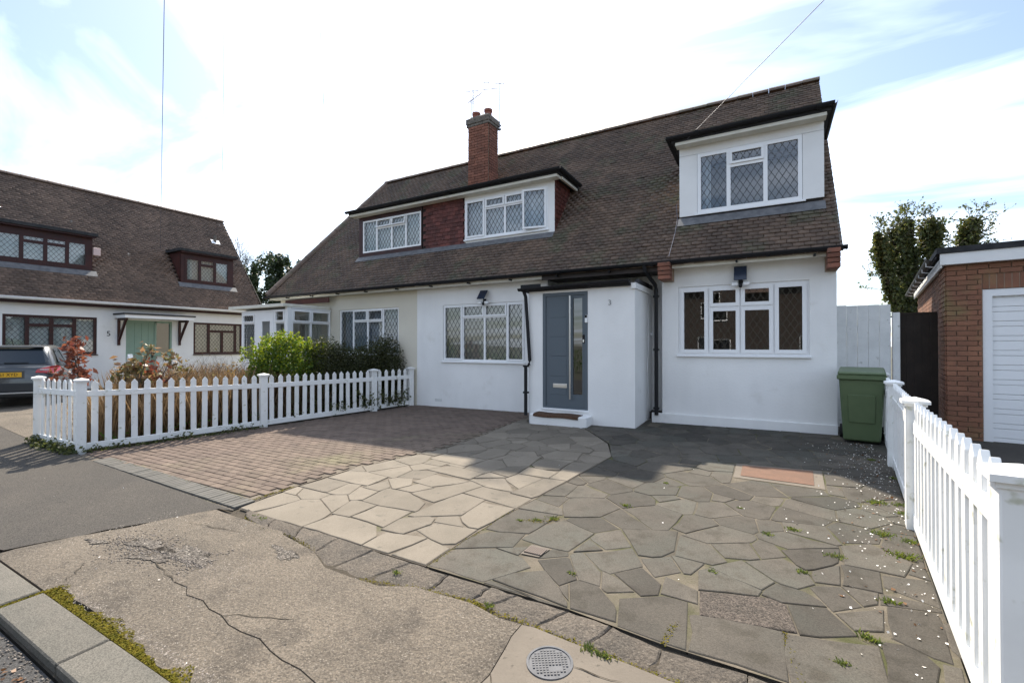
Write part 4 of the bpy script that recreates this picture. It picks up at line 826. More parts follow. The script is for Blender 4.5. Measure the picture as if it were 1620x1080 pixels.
MB(P).box(-4.00,-2.86,.003,.30,-.2,.10).build('door_step', white, H, bev=.012)
text_obj('3', .135, pm('pewter', (.26,.26,.26), rough=.4, metal=.5), 'house_number', H, Matrix.Translation((-2.52, 8.034, 2.17)) @ Matrix.Rotation(R(90), 4, 'X'), label='grey house number 3 on the porch')
MB().tube([(-2.065,9.26,1.62),(-2.035,9.26,1.62)], .04, 14).build('side_vent', upvc, H); MB().tube([(-2.055,8.95,2.3),(-2.055,9.0,1.5),(-2.055,8.9,.9),(-2.055,9.05,.2)], .006, 6).build('wall_cable', upvc, H)
MB(F3).box(-7.22,-7.0,-.01,.004,.02,.085).build('air_brick', gatew, H)
# ---- chimney
ch = MB().box(-7.435,-6.775,10.62,11.08,4.9,7.56).build('chimney', mortar, H)
b1 = brick_mesh('brick', brick_c, .215, .066, .03); b2 = brick_mesh('brick', brick_c, .103, .066, .03); Rz = Matrix.Rotation(R(90), 3, 'Z')
for j in range(23):
    z = 5.84+j*.075; rb = lambda: rt.gauss(0, .0025)
    for (o, me) in (((0,b1),(.225,b1),(.45,b1)) if j % 2 else ((0,b2),(.1125,b1),(.3375,b1),(.5625,b2))): inst('brick', me, ch, (-7.435-.002+o, 10.616+rb(), z))
    for (o, me) in (((0,b1),(.225,b1)) if j % 2 == 0 else ((0,b2),(.1125,b1),(.3375,b2))): inst('brick', me, ch, (-6.772+rb(), 10.64+o, z), Rz)
MB().box(-7.485,-6.725,10.57,11.13,7.56,7.635).box(-7.50,-6.71,10.555,11.145,7.638,7.80).build('chimney_cap', capst, H, bev=.012)
MB().prism([(-7.47,10.585,7.80),(-6.74,10.585,7.80),(-6.84,10.68,7.89),(-7.37,10.68,7.89)], (0,.46,0)).build('flaunching', capst, H)
for (x, y, t) in ((-7.27,10.76,8.02),(-6.97,10.92,8.12)): MB().lathe([(.105,0),(.10,.12),(.098,t-7.94),(.118,t-7.93),(.12,t-7.87),(.085,t-7.87),(.08,t-8.0)], (x, y, 7.86), 18).build('chimney_pot', pot_m, H, smooth=False)
# ---- glazed front porch of the cream house
G = frY(7.51); GS = lambda u, d, z: (-11.05+d, u, z)
MB().box(-13.15,-12.42,7.52,7.60,-.4,.90).box(-11.60,-11.13,7.52,7.60,-.4,.90).box(-11.13,-11.06,7.62,8.86,-.4,.90).build('porch_base', upvc, H, label='white panelled base of the glazed porch')
MB().box(-11.15,-11.045,7.505,7.615,-.35,2.42).build('corner_post', upvc, H)
window(H, GS, 7.62, 8.85, .90, 2.38, [(7.62,8.21,.90,2.02,'f'),(8.21,8.85,.90,2.02,'f'),(7.62,8.21,2.02,2.38,'s'),(8.21,8.85,2.02,2.38,'s')], d=0, fw=.05, ls=None, sill=False, sw=.035, label='side window of the glazed porch')
window(H, G, -13.15, -12.42, .90, 2.36, [(-13.15,-12.42,.90,2.02,'f'),(-13.15,-12.42,2.02,2.36,'s')], d=0, fw=.11, ls=(.09,.16), sill=False, sw=.035)
window(H, G, -11.60, -11.15, .90, 2.36, [(-11.60,-11.15,.90,2.02,'f'),(-11.60,-11.15,2.02,2.36,'s')], d=0, fw=.04, ls=None, sill=False, sw=.035)
m = MB(G); ring(m, -12.418, -11.602, -.1, 2.36, .05, .05, .05, .04, -.07, 0); pd_ = m.build('porch_door_frame', upvc, H)
m = MB(G); ring(m, -12.365, -11.655, -.04, 2.315, .19, .16, 1.0, .26, -.05, .006); pd2 = m.build('porch_door', upvc, H); MB(G).poly([(-12.18,-.02,.96),(-11.81,-.02,.96),(-11.81,-.02,2.06),(-12.18,-.02,2.06)]).build('pane', glass, pd2, recalc=False)
MB().box(-13.55,-11.02,7.36,8.80,2.42,2.50).build('porch_roof', creamb, H); MB().box(-11.13,-11.03,7.62,8.868,2.385,2.415).build('porch_head', upvc, H)
MB().box(-13.15,-13.07,7.62,8.868,-.4,2.42).build('porch_side', upvc, H)
# ---- things fixed to or lying by the house
def floodlight(x, Y, z, tilt, label):
    t = thing('floodlight', label, 'light', (x, Y, z), group='solar floodlights on the front wall')
    MB().box(x-.035,x+.035,Y-.05,Y-.002,z-.03,z+.05).build('bracket', black, t, bev=.006)
    c, s = math.cos(tilt), math.sin(tilt); q = lambda a, b, h: (x+a, Y-.13+b*c-h*s, z+.14+b*s+h*c)
    MB(q).box(-.10,.10,-.012,.012,-.13,.13).build('solar_panel', solar, t, bev=.004); MB().tube([(x,Y-.05,z+.03),(x,Y-.12,z+.12)], .012, 8).build('arm', black, t)
    for sx in (-1, 1): MB().box(x+sx*.09-.05,x+sx*.09+.05,Y-.12,Y-.06,z-.07,z-.01).build('lamp_head', upvc, t, bev=.01)
    MB().lathe([(.02,-.04),(.03,-.02),(.03,.01),(.01,.03)], (x, Y-.09, z-.06), 10).build('sensor', black, t)
floodlight(-.44, 8.87, 2.50, R(-20), 'black solar floodlight with twin lamps above the right ground floor window')
floodlight(-5.74, 8.87, 2.42, R(-38), 'black tilted solar floodlight above the window left of the porch')
m = MB(); n = 24; prof = [(8.0,.113),(7.93,.118),(7.80,.116),(7.745,.108),(7.722,.085),(7.716,.06)]
vs = [(x, y, z+.006*math.sin(x*9)) for x in np.linspace(-3.92,-3.02,n) for (y, z) in prof]; m.add(vs+[(a, b-.0, c-.016) if b > 7.75 else (a, b+.016, c-.006) for a, b, c in vs], [])
k = len(prof); nn_ = n*k; m.f += [(i*k+j, (i+1)*k+j, (i+1)*k+j+1, i*k+j+1) for i in range(n-1) for j in range(k-1)]+[(nn_+i*k+j, nn_+i*k+j+1, nn_+(i+1)*k+j+1, nn_+(i+1)*k+j) for i in range(n-1) for j in range(k-1)]
m.f += [(i*k, nn_+i*k, nn_+(i+1)*k, (i+1)*k) for i in range(n-1)]+[(i*k+k-1, (i+1)*k+k-1, nn_+(i+1)*k+k-1, nn_+i*k+k-1) for i in range(n-1)]+[(j, j+1, nn_+j+1, nn_+j) for j in range(k-1)]+[((n-1)*k+j, nn_+(n-1)*k+j, nn_+(n-1)*k+j+1, (n-1)*k+j+1) for j in range(k-1)]
m.build('doormat', coir, None, label='brown coir doormat curling over the white front step', cat='doormat')
curtain(F3, -6.94, -4.74, 1.0, 2.42, -.15, drape, 'beige vertical drapes behind the window left of the porch', 11, .03, 1)
curtain(F3, -10.66, -8.46, 1.1, 2.44, -.2, lace, 'blue lace curtains behind the window in the cream wall', 12, .03, 2, name='lace_curtain')
curtain(FD, -10.37, -8.24, 4.02, 5.08, -.12, netw, 'pale net curtain behind the brown-framed left dormer window', 14, .02, 3, name='net_curtain')
curtain(FD, -6.70, -4.5, 4.02, 5.10, -.16, net, 'white net curtain behind the dormer window beside the hung tiles', 9, .03, 4, name='net_curtain')
curtain(FE, -1.14, -.98, 3.9, 5.1, -.16, net, 'white curtain edge at the left of the right-hand dormer window', 2, .02, 5)
curtain(GS, 8.3, 8.8, .9, 2.3, -.35, drape, 'drawn curtain inside the glazed porch', 4, .03, 6)
def aerial(name, x, y, z0, z1, ang, label, L=.9):
    t = thing(name, label, 'aerial', (x, y, z0), group='television aerials by the chimney'); MB().tube([(x,y,z0),(x,y,z1)], .014, 8).build('mast', alu, t)
    d = Vector((math.cos(ang), math.sin(ang), -.02)); sd = Vector((-d.y, d.x, 0)); b = MB(); c = Vector((x, y, z1-.03)); b.tube([c-d*L*.75, c+d*L*.25], .009, 6); b.build('boom', alu, t)
    e = MB()
    for i in range(8):
        p = c-d*(L*.72-i*L*.12); e.tube([p-sd*(.10+.008*i), p+sd*(.10+.008*i)], .0045, 5)
    e.build('elements', alu, t)
aerial('tv_aerial', -6.66, 11.05, 7.45, 8.87, R(35), 'tall thin television aerial clamped to the right of the chimney')
MB().box(-6.73,-6.62,11.02,11.08,7.52,7.55).box(-6.73,-6.62,11.02,11.08,7.62,7.65).build('clamp', alu, bpy.data.objects['tv_aerial'])
aerial('tv_aerial', -7.62, 11.10, 7.50, 8.95, R(200), 'taller television aerial on the left of the chimney', 1.0)
aerial('tv_aerial', -7.55, 10.9, 7.55, 8.55, R(160), 'shorter television aerial just left of the chimney pots', .7)

# ---------------------------------------------------------------- the chalet house across the garden
K = thing('chalet_house', 'white rendered house with brown dormers, a long brown tiled roof and a sage green door', 'house', (-21, 6, -.2))
F5 = lambda u, d, z: (-19.2+d, u, z)
wall('wall', white, K, F5, -1.0, 11.6, -.5, 2.78, [(4.15,6.27,1.11,2.31),(7.04,8.42,-.05,2.27),(9.14,11.0,1.06,2.28),(-.5,2.5,1.1,2.3)])
MB().prism([(-19.45,11.35,-.5),(-25.4,11.35,-.5),(-25.4,11.35,2.7),(-22.3,11.35,6.95),(-19.45,11.35,3.2)], (0,.25,0)).build('gable_wall', white, K)
MB().box(-24.0,-23.9,-1,11.3,-.3,5.0).build('inner_wall', room, K); MB().box(-23.8,-19.5,-1,11.3,2.6,2.7).build('upper_floor', room, K)
M5 = (7.18-2.80)/3.3; S5 = math.hypot(1, M5); s5 = Vector((-1, 0, M5))/S5; n5 = Vector((M5, 0, 1))/S5
f5 = lambda u, d, t: tuple(Vector((-19.0, u, 2.77))+s5*t+n5*d); t5 = lambda X: (-19.0-X)*S5
wall('roof_deck', under, K, f5, -1.2, 11.8, 0, t5(-22.3), [(3.0,6.28,t5(-19.82),t5(-20.6)),(8.98,10.88,t5(-19.78),t5(-20.6))], th=.06)
MB().prism([(-25.6,-1.2,2.77),(-25.6,11.8,2.77),(-22.32,11.8,7.13),(-22.32,-1.2,7.13)], (.03,0,-.06)).build('rear_slope', tile_b, K)
def in5(a, b):
    u = 11.84-a; X = -18.94-b/S5
    if X < -22.28 or u < -1.1 or u > 11.82: return False
    if 2.6 < u < 6.36 and -20.75 < X < -19.74: return False
    if 8.90 < u < 10.96 and -20.8 < X < -19.70: return False
    return True
tiles('roof_tile_field', K, tile_b, (-18.94, 11.84, 2.80-.06*M5), (0,-1,0), s5, n5, 13, 3.36*S5, in5, seed=12, clipa=(0.02, 14))
ridge_tiles(K, tile_b, (-22.3,-1.1,7.19), (-22.3,11.84,7.19))
MB().prism([(-18.95,11.81,2.72),(-22.3,11.81,7.12),(-22.3,11.81,7.19),(-18.90,11.81,2.78)], (0,.02,0)).build('verge', capst, K)
g = MB(); trough(g, (-18.88,-1.2,2.815), (-18.88,11.7,2.815), .085); g.build('gutter', upvc, K); MB().box(-19.02,-19.0,-1.1,11.6,2.64,2.77).box(-19.198,-19.02,-1.1,11.6,2.70,2.72).build('fascia', brownw, K)
def win5(u0, u1, z0, z1, cells, d=-.03, X=-19.2, label=None, cm=netw, cl=None, sill=True):
    fr = lambda u, dd, z: (X+dd, u, z); window(K, fr, u0, u1, z0, z1, cells, mat=brownw, d=d, fw=.075, mw=.045, sw=.05, lead_m=lead, ls=(.125,.16), sill=sill, label=label)
    if cl: curtain(fr, u0+.05, u1-.05, z0-.02, z1+.03, d-.16, cm, cl, 10, .02, int(u0*7))
win5(4.15,6.27,1.11,2.31,[(4.15,4.66,1.11,2.31,'f'),(4.66,5.19,1.11,2.01,'f'),(5.19,5.72,1.11,2.01,'f'),(4.66,5.19,2.01,2.31,'f'),(5.19,5.72,2.01,2.31,'f'),(5.72,6.27,1.11,2.31,'f')], label='brown window above the parked car', cl='pale blind behind the brown window above the parked car')
win5(9.14,11.0,1.06,2.28,[(9.14,9.70,1.06,2.28,'f'),(9.70,10.20,1.06,1.95,'f'),(10.20,10.72,1.06,1.95,'f'),(9.70,10.72,1.95,2.28,'f'),(10.72,11.0,1.06,2.28,'f')], label='brown window right of the green door', cm=drape, cl='dull curtain behind the brown window right of the green door')
win5(-.5,2.5,1.1,2.3,[(-.5,1,1.1,2.3,'f'),(1,2.5,1.1,2.3,'f')])
for (a, b, X, w0, w1, z0, z1, cells, lab, cl) in ((2.7,6.33,-19.80,3.55,6.22,3.98,4.82,[(3.55,4.66,3.98,4.82,'f'),(4.66,5.19,3.98,4.60,'f'),(5.19,5.70,3.98,4.60,'f'),(4.66,5.19,4.60,4.82,'f'),(5.19,5.70,4.60,4.82,'f'),(5.70,6.22,3.98,4.82,'f')],'wide brown leaded dormer window','pale blind behind the wide brown dormer window'),
        (8.95,10.92,-19.76,9.09,10.76,3.90,4.84,[(9.09,9.62,3.90,4.84,'f'),(9.62,10.19,3.90,4.60,'f'),(9.62,10.19,4.60,4.84,'f'),(10.19,10.76,3.90,4.84,'f')],'small brown leaded dormer window','pale blind behind the small brown dormer window')):
    fx = lambda u, d, z, X=X: (X+d, u, z); wall('dormer_front', brownw, K, fx, a, b, 3.76, 5.02, [(w0,w1,z0,z1)], th=.1)
    win5(w0, w1, z0, z1, cells, d=.01, X=X, label=lab, cl=cl, sill=False)
    for u in (a, b-.03): MB().prism([(X-.1,u,3.76),(X-.1,u,5.02),(X-1.0,u,5.02)], (0,.03,0)).build('dormer_cheek', redboard, K)
    MB().box(X-1.15,X+.22,a-.12,b+.08,5.03,5.13).build('dormer_roof', felt, K); MB().box(X+.004,X+.17,a-.05,b+.05,4.98,5.028).build('dormer_soffit', brownw, K)
    t = t5(X); MB(f5).box(a-.1,b+.1,.046,.052,t-.20,t+.03).build('flashing', flash, K)
MB().box(-19.83,-19.72,6.335,6.52,4.42,4.68).build('alarm_box', pm('alarm_pink', (.55,.42,.40), rough=.5), K, bev=.01)
MB().tube([(-21.38,11.02,5.85),(-21.38,11.02,6.25)], .06, 8).build('roof_vent', capst, K); MB(f5).box(10.85,11.2,.046,.052,t5(-21.32),t5(-21.46)).build('vent_flashing', upvc, K)
MB(F5).box(7.04,7.12,-.10,-.02,-.05,2.27).box(7.88,7.94,-.10,-.02,-.05,2.27).box(8.36,8.42,-.10,-.02,-.05,2.27).box(7.12,8.36,-.10,-.02,2.20,2.27).box(7.94,8.36,-.10,-.02,1.02,1.14).build('door_frame', mintd, K)
d5 = MB(F5).box(7.12,7.88,-.09,-.045,-.04,2.20).build('front_door', mintd, K); MB(F5).box(7.80,7.84,-.045,-.03,.95,1.25).tube([(7.82,-.01,1.12),(7.72,-.01,1.12)], .014, 6).build('handle', ink, d5)
for u in (7.30,7.50,7.70): MB(F5).box(u-.004,u+.004,-.047,-.042,-.02,2.18).build('groove_shade', pm('sage_groove_shade', (.10,.19,.145), rough=.6) if 'sage_groove_shade' not in MATS else MATS['sage_groove_shade'], d5)  # thin raised strips, the shade of door grooves put into a darker green
MB(F5).box(7.94,8.36,-.09,-.05,-.05,1.02).build('side_panel', white, K); MB(F5).poly([(7.94,-.06,1.14),(8.36,-.06,1.14),(8.36,-.06,2.20),(7.94,-.06,2.20)]).build('side_light', glassd, K, recalc=False); MB(F5).box(7.85,8.46,-.02,.05,1.02,1.06).build('sill', mintd, K)
cn5 = MB(F5).box(6.72,8.78,0,.80,2.31,2.42).build('door_canopy', upvc, K); MB(F5).box(6.68,8.82,0,.84,2.422,2.47).build('canopy_roof', felt, K)
for u in (6.80, 8.62):
    b = MB(F5); b.box(u,u+.07,0,.06,1.40,2.30); b.box(u,u+.07,.06,.62,2.24,2.308); b.prism([(u,.06,1.52),(u,.06,1.64),(u,.50,2.238),(u,.60,2.238)], (.06,0,0)); b.build('canopy_bracket', brownw, K)
text_obj('5', .24, ink, 'house_number', K, Matrix.Translation((-19.195, 6.57, 1.78)) @ Matrix.Rotation(R(90), 4, 'Z') @ Matrix.Rotation(R(90), 4, 'X'), label='black house number 5 on the white wall')

# ---------------------------------------------------------------- brick garage on the right
Q = thing('brick_garage', 'orange brown brick garage with a flat roof, white fascia and white slatted door', 'garage', (4.0, 11, 0))
FG = frY(9.2)
wall('wall_core', mortar, Q, frY(9.199), 2.322, 6.0, -.2, 2.64, [(2.70,5.2,-.2,2.215)], th=.2); MB().box(2.322,2.53,9.40,15.0,-.2,2.64).build('wall_core', mortar, Q)
gb = brick_mesh('brick', brick_m, .215, .065, .02); gh = brick_mesh('brick', brick_m, .1025, .065, .02); sold = MB().box(0,.065,0,.02,0,.215).mesh('soldier_brick', brick_m, bev=.003)
Rl = Matrix.Rotation(R(-90), 3, 'Z'); cr_ = random.Random(31); nb = 0; rest = MB()
for j in range(36):
    z = -.02+j*.0745
    if z > 2.60: break
    ends = 6.0 if z > 2.43 else 2.69
    x = 2.316+(0 if j % 2 == 0 else -.1125)
    while x < ends-.02:
        a, b = max(x, 2.316), min(x+.215, ends)
        if b-a > .03:
            o = inst('brick', gb, Q, (a, 9.215+cr_.gauss(0,.0012)-.02, z)); o.scale = ((b-a)/.215, 1, 1)
        x += .225
    y = 9.197-(.1125 if j % 2 == 0 else 0); k = 0
    while y < 14.9:
        a = max(y, 9.197); L = y+.215-a
        if k < 4: o = inst('brick', gb, Q, (2.318+cr_.gauss(0,.001), a+L, z), Rl); o.scale = (L/.215, 1, 1)
        else: rest.box(2.317, 2.33, a, a+L, z, z+.065)
        y += .225; k += 1
rest.build('brick_field', brick_s, Q, kind='stuff', recalc=False)
x = 2.70
while x < 5.2: inst('soldier_brick', sold, Q, (x, 9.195, 2.215), None); x += .0745
MB().box(2.24,6.1,9.08,9.10,2.60,2.765).build('fascia', board_w, Q); MB().box(2.245,2.265,9.102,15.0,2.56,2.70).build('side_fascia', board_w, Q)
MB().box(2.20,6.1,9.06,15.1,2.768,2.855).build('flat_roof', felt, Q); MB().box(2.267,6.1,9.102,15.0,2.60,2.62).build('soffit', board_w, Q)
g = MB(); trough(g, (2.14,9.0,2.72), (2.14,15.1,2.68), .06); g.build('gutter', black, Q)
for y in np.arange(9.3, 15, .75): MB().tube([(2.10,y,2.72),(2.10,y,2.62),(2.2,y,2.60)], .01, 5).build('gutter_bracket', upvc, Q)
m = MB(FG); ring(m, 2.70, 5.2, -.05, 2.21, .10, .10, 0.001, .10, -.10, -.01); m.build('door_frame', upvc, Q)
gd = MB(FG).box(2.80,5.1,-.09,-.07,-.02,2.11).build('garage_door', upvc, Q); zz_ = -.01; k = 0
for hh in [.075,.135]*11:
    if zz_+hh > 2.11: break
    MB(FG).box(2.80,5.1,-.07,-.052,zz_+.004,zz_+hh-.004).build('door_slat', upvc, gd, bev=.004); zz_ += hh
qc = Vector((2.316,9.2,0)); Q.location = qc+Matrix.Rotation(R(-9), 3, 'Z') @ (Vector((4.0,11,0))-qc); Q.rotation_euler = (0, 0, R(-9))
sheet('garage_forecourt', [(1.30,7.05),(1.75,9.9),(6,9.9),(6,3),(1.2,3),(1.05,4.9)], -.012, asph)

# ---------------------------------------------------------------- fences, gate, bin
pk_ = {}
def picket_mesh(h, wd=.085, th=.022):
    k = (round(h, 3), wd, th)
    if k not in pk_:
        m = MB(); a = wd/2; m.prism([(-a,-th/2,0),(a,-th/2,0),(a,-th/2,h-.055),(a*.72,-th/2,h-.04),(0,-th/2,h),(-a*.72,-th/2,h-.04),(-a,-th/2,h-.055)], (0,th,0)); pk_[k] = m.mesh('picket', pvcf, bev=.003)
    return pk_[k]
def post(parent, x, y, zt, ang, w_=.062):
    c, s = math.cos(ang), math.sin(ang); fr = lambda a, b, z: (x+a*c-b*s, y+a*s+b*c, z); z0 = gz(x, y)-.05
    p = MB(fr).box(-w_,w_,-w_,w_,z0,zt-.055).build('post', pvcf, parent, bev=.006)
    m = MB(fr); e = w_+.028; m.box(-w_-.010,w_+.010,-w_-.010,w_+.010,zt-.075,zt-.054); m.box(-e,e,-e,e,zt-.053,zt-.028)
    m.add([(-e,-e,zt-.028),(e,-e,zt-.028),(e,e,zt-.028),(-e,e,zt-.028),(0,0,zt)], [(0,1,4),(1,2,4),(2,3,4),(3,0,4)]); m.build('post_cap', pvcf, p)
def run(parent, a, b, za, zb, sp=.1645, trim=.075, wd=.085, th=.022):
    """rails and pickets between two posts"""
    a, b = Vector(a), Vector(b); d = (b-a); L = d.length; d.normalize(); ang = math.atan2(d.y, d.x); nv = Vector((-d.y, d.x))
    fr = lambda t, q, z: (a.x+d.x*t+nv.x*q, a.y+d.y*t+nv.y*q, z)
    ztop = lambda t: za+(zb-za)*t/L; zg = lambda t: gz(a.x+d.x*t, a.y+d.y*t)
    for lo, hi, q in ((lambda t: ztop(t)-.295, lambda t: ztop(t)-.205, .021), (lambda t: zg(t)+.025, lambda t: zg(t)+.125, .021)):
        m = MB(fr); t0, t1 = .055, L-.055; m.add([(t0,-q,lo(t0)),(t1,-q,lo(t1)),(t1,q,lo(t1)),(t0,q,lo(t0)),(t0,-q,hi(t0)),(t1,-q,hi(t1)),(t1,q,hi(t1)),(t0,q,hi(t0))], [(3,2,1,0),(4,5,6,7),(0,1,5,4),(1,2,6,5),(2,3,7,6),(3,0,4,7)]); m.build('rail', pvcf, parent, bev=.004)
    n = max(1, round((L-2*trim)/sp)); s = (L-2*trim)/n
    for i in range(n):
        t = trim+(i+.5)*s; p = a+d*t; z0 = zg(t)+.06; h = ztop(t)-.035-z0
        inst('picket', picket_mesh(round(h/.02)*.02, wd, th), parent, (p.x, p.y, z0+(h-round(h/.02)*.02)), Matrix.Rotation(ang+random.gauss(0,.02), 3, 'Z') @ Matrix.Rotation(random.gauss(0,.006), 3, 'Y'))
L_ = thing('picket_fence', 'L-shaped white picket fence round the front garden of the cream house', 'fence', (-9.42, 2.89, gz(-9.42, 2.89)), group='white picket fences')
LP = [((-10.75,2.75),.888),((-9.42,2.89),.887),((-8.70,5.40),.853),((-8.12,7.72),.853),((-7.90,8.74),.857)]
aL = math.atan2(8.75-2.89, 1.54)
for (p, z) in LP: post(L_, p[0], p[1], z, aL)
for (p, z), (q, y) in zip(LP[:-1], LP[1:]): run(L_, p, q, z, y)
R_ = thing('picket_fence', 'white picket fence running from the street towards the green bin', 'fence', (1.03, 4.92, -.1), group='white picket fences')
RP = [((.735,2.19),1.0),((1.035,4.90),.977),((1.29,7.02),.99),((1.52,9.0),.99)]; aR = math.atan2(2.71, .30)
for (p, z) in RP: post(R_, p[0], p[1], z, aR)
for (p, z), (q, y) in zip(RP[:-1], RP[1:]): run(R_, p, q, z, y, th=.032, wd=.078)
gt = thing('side_gate', 'tall white boarded side gate beside the house, behind the green bin', 'gate', (1.35, 9.5, 0))
for i in range(5): MB().box(.985+i*.146,.985+i*.146+.143,9.49+.002*(i % 2),9.512+.002*(i % 2),.02,2.07+random.uniform(-.006,.006)).build('board', gatew, gt, bev=.003)
MB().box(.98,1.72,9.515,9.55,1.62,1.72).box(.98,1.72,9.515,9.55,.3,.4).build('ledge', gatew, gt); MB().box(1.735,1.825,9.46,9.55,-.05,1.93).build('gate_post', gatew, gt, bev=.004)
fd = thing('fence_panel', 'dark brown timber fence panel between the gate post and the garage', 'fence', (2.05, 9.6, 0))
for i in range(5): MB().box(1.83+i*.098,1.83+i*.098+.094,9.60,9.622,-.05,1.90).build('board', fence_d, fd)
MB().box(1.83,2.31,9.59,9.64,1.902,1.93).build('capping', fence_d, fd)
B = thing('wheelie_bin', 'olive green wheelie bin standing against the white gate', 'bin', (1.17, 8.38, gz(1.17, 8.38)), rotz=R(-8))
def taper(m, x0, x1, y0, y1, z0, X0, X1, Y0, Y1, z1): return m.add([(x0,y0,z0),(x1,y0,z0),(x1,y1,z0),(x0,y1,z0),(X0,Y0,z1),(X1,Y0,z1),(X1,Y1,z1),(X0,Y1,z1)], [(3,2,1,0),(4,5,6,7),(0,1,5,4),(1,2,6,5),(2,3,7,6),(3,0,4,7)])
taper(MB(), -.215,.215,-.22,.25,.03, -.262,.262,-.30,.34,.93).build('body', binm, B, bev=.022, local=True)
MB().box(-.285,.285,-.335,.36,.915,.985).build('rim', binm, B, bev=.012, local=True)
m = MB(); m.add([(-.28,-.345,.987),(.28,-.345,.987),(.28,.38,.995),(-.28,.38,.995),(-.27,-.33,1.03),(.27,-.33,1.03),(.27,.37,1.075),(-.27,.37,1.075)], [(3,2,1,0),(4,5,6,7),(0,1,5,4),(1,2,6,5),(2,3,7,6),(3,0,4,7)]); m.build('lid', binm, B, bev=.014, local=True)
MB().tube([(-.22,.40,1.02),(.22,.40,1.02)], .014, 8).build('handle', binm, B, local=True)
m = MB(); taper(m, -.15,.15,-.262,-.22,.30, -.16,.16,-.296,-.25,.70); m.build('front_panel', binm, B, bev=.006, local=True)
for sx in (-.24, .24): MB().tube([(sx-.03,.24,.10),(sx+.03,.24,.10)], .10, 18).build('wheel', tyre, B, local=True)
# covers
mh = thing('manhole_cover', 'round grey studded iron cover set in the pale concrete', 'cover', (-.97, 2.095, gz(-.97, 2.095)+.001))
zc = gz(-.97, 2.095); TL = Matrix.Rotation(math.atan(.025), 3, 'X')
fm = lambda a, b, z: tuple(TL @ Vector((a, b, z))+Vector((-.97, 2.095, zc-.001)))
MB(fm).lathe([(.118,-.03),(.118,.005),(.106,.006),(.104,.001)], (0,0,0), 36).build('rim', iron, mh); 
m = MB(fm); r0 = random.Random(1); ca, sa = math.cos(R(32)), math.sin(R(32)); n = 0
for i in range(-6, 7):
    for j in range(-6, 7):
        a, b = i*.0165, j*.0165
        if math.hypot(a, b) > .096 or (-.005 < a < .062 and -.062 < b < -.02): continue
        x, y = a*ca-b*sa, a*sa+b*ca; q = [(x+(u*ca-v*sa)*.0052, y+(u*sa+v*ca)*.0052, .0015) for u, v in ((-1,-1),(1,-1),(1,1),(-1,1))]; m.prism(q, (0,0,.004))
m.build('stud', iron, mh, kind='stuff')
mc = sheet('rusty_cover', [(-.30,5.83),(.40,5.77),(.43,6.36),(-.30,6.29)], .004, rustm, kind=None, label='rust brown rectangular drain cover set in the grey paving', cuts=False); mc['category'] = 'cover'
sheet('cover_surround', [(-.37,5.74),(.49,5.68),(.52,6.42),(-.37,6.36)], -.001, concp, cuts=False)
dg = sheet('drain_grate', GRATE[0], .003, pm('rusty_grate', (.115,.098,.08), (.09,.076,.062), 20, rough=.8), kind=None, label='small ridged drain grate in the grey paving', cuts=False); dg['category'] = 'grate'
m = MB(); gx0 = min(p[0] for p in GRATE[0]); gx1 = max(p[0] for p in GRATE[0]); gy0 = min(p[1] for p in GRATE[0]); gy1 = max(p[1] for p in GRATE[0])
for i in range(9):
    x = gx0+.02+(gx1-gx0-.04)*i/8; m.box(x-.006,x+.006,gy0+.03,gy1-.03,gz(x,gy0)+.003,gz(x,gy0)+.012)
m.build('ridge', pm('grate_ridge', (.125,.10,.085), rough=.8), dg)

# ---------------------------------------------------------------- parked car
CA = thing('parked_car', 'dark grey hatchback seen from behind, parked before the white house with brown windows', 'car', (-15.36, 3.38, gz(-15.45, 3.32)), rotz=math.atan2(.42, -.90)-math.pi/2)
def loft(secs, name, mat, parent, smooth=True):
    """secs: list of (y, [(half-width, z) from bottom to top])"""
    m = MB(); n = len(secs[0][1]); vs = []; fs = []
    for y, pr in secs:
        vs += [(-w_, y, z) for w_, z in pr]+[(w_, y, z) for w_, z in reversed(pr)]
    k = 2*n
    for i in range(len(secs)-1):
        for j in range(k): fs.append((i*k+j, i*k+(j+1) % k, (i+1)*k+(j+1) % k, (i+1)*k+j))
    fs += [tuple(range(k)), tuple(range((len(secs)-1)*k, len(secs)*k))[::-1]]
    m.add(vs, fs); return m.build(name, mat, parent, smooth=smooth, local=True)
bsec = lambda w_, z0, z1, z2: [(w_*.86, z0), (w_*.98, z0+.12), (w_, (z0+z1)/2), (w_*.985, z1), (w_*.90, z2)]
loft([(0.02,bsec(.66,.30,.62,.86)),(.10,bsec(.80,.24,.66,.96)),(.30,bsec(.86,.20,.72,1.0)),(.9,bsec(.87,.20,.74,.99)),(2.0,bsec(.87,.20,.72,.96)),(2.9,bsec(.87,.20,.70,.93)),(3.55,bsec(.83,.22,.64,.84)),(3.95,bsec(.66,.28,.56,.72))], 'body', carp, CA)
rsec = lambda wb, wt, zb, zt: [(wb, zb), (wb*.5+wt*.5, zb*.5+zt*.5), (wt, zt-.06), (wt*.86, zt-.01)]
loft([(.10,rsec(.78,.74,.94,.99)),(.42,rsec(.80,.62,.95,1.42)),(.75,rsec(.81,.63,.95,1.465)),(1.5,rsec(.81,.63,.94,1.475)),(2.1,rsec(.81,.62,.93,1.43)),(2.95,rsec(.78,.72,.90,.95))], 'cabin', carp, CA)
MB().add([(-.64,.105,1.02),(.64,.105,1.02),(.53,.362,1.37),(-.53,.362,1.37),(-.68,.155,1.13),(.68,.155,1.13)], [(0,1,2,3),(0,3,4),(1,5,2)]).build('rear_window', carglass, CA, recalc=False, local=True)
MB().box(-.56,.56,.30,.46,1.40,1.43).build('roof_spoiler', carp, CA, bev=.012, local=True)
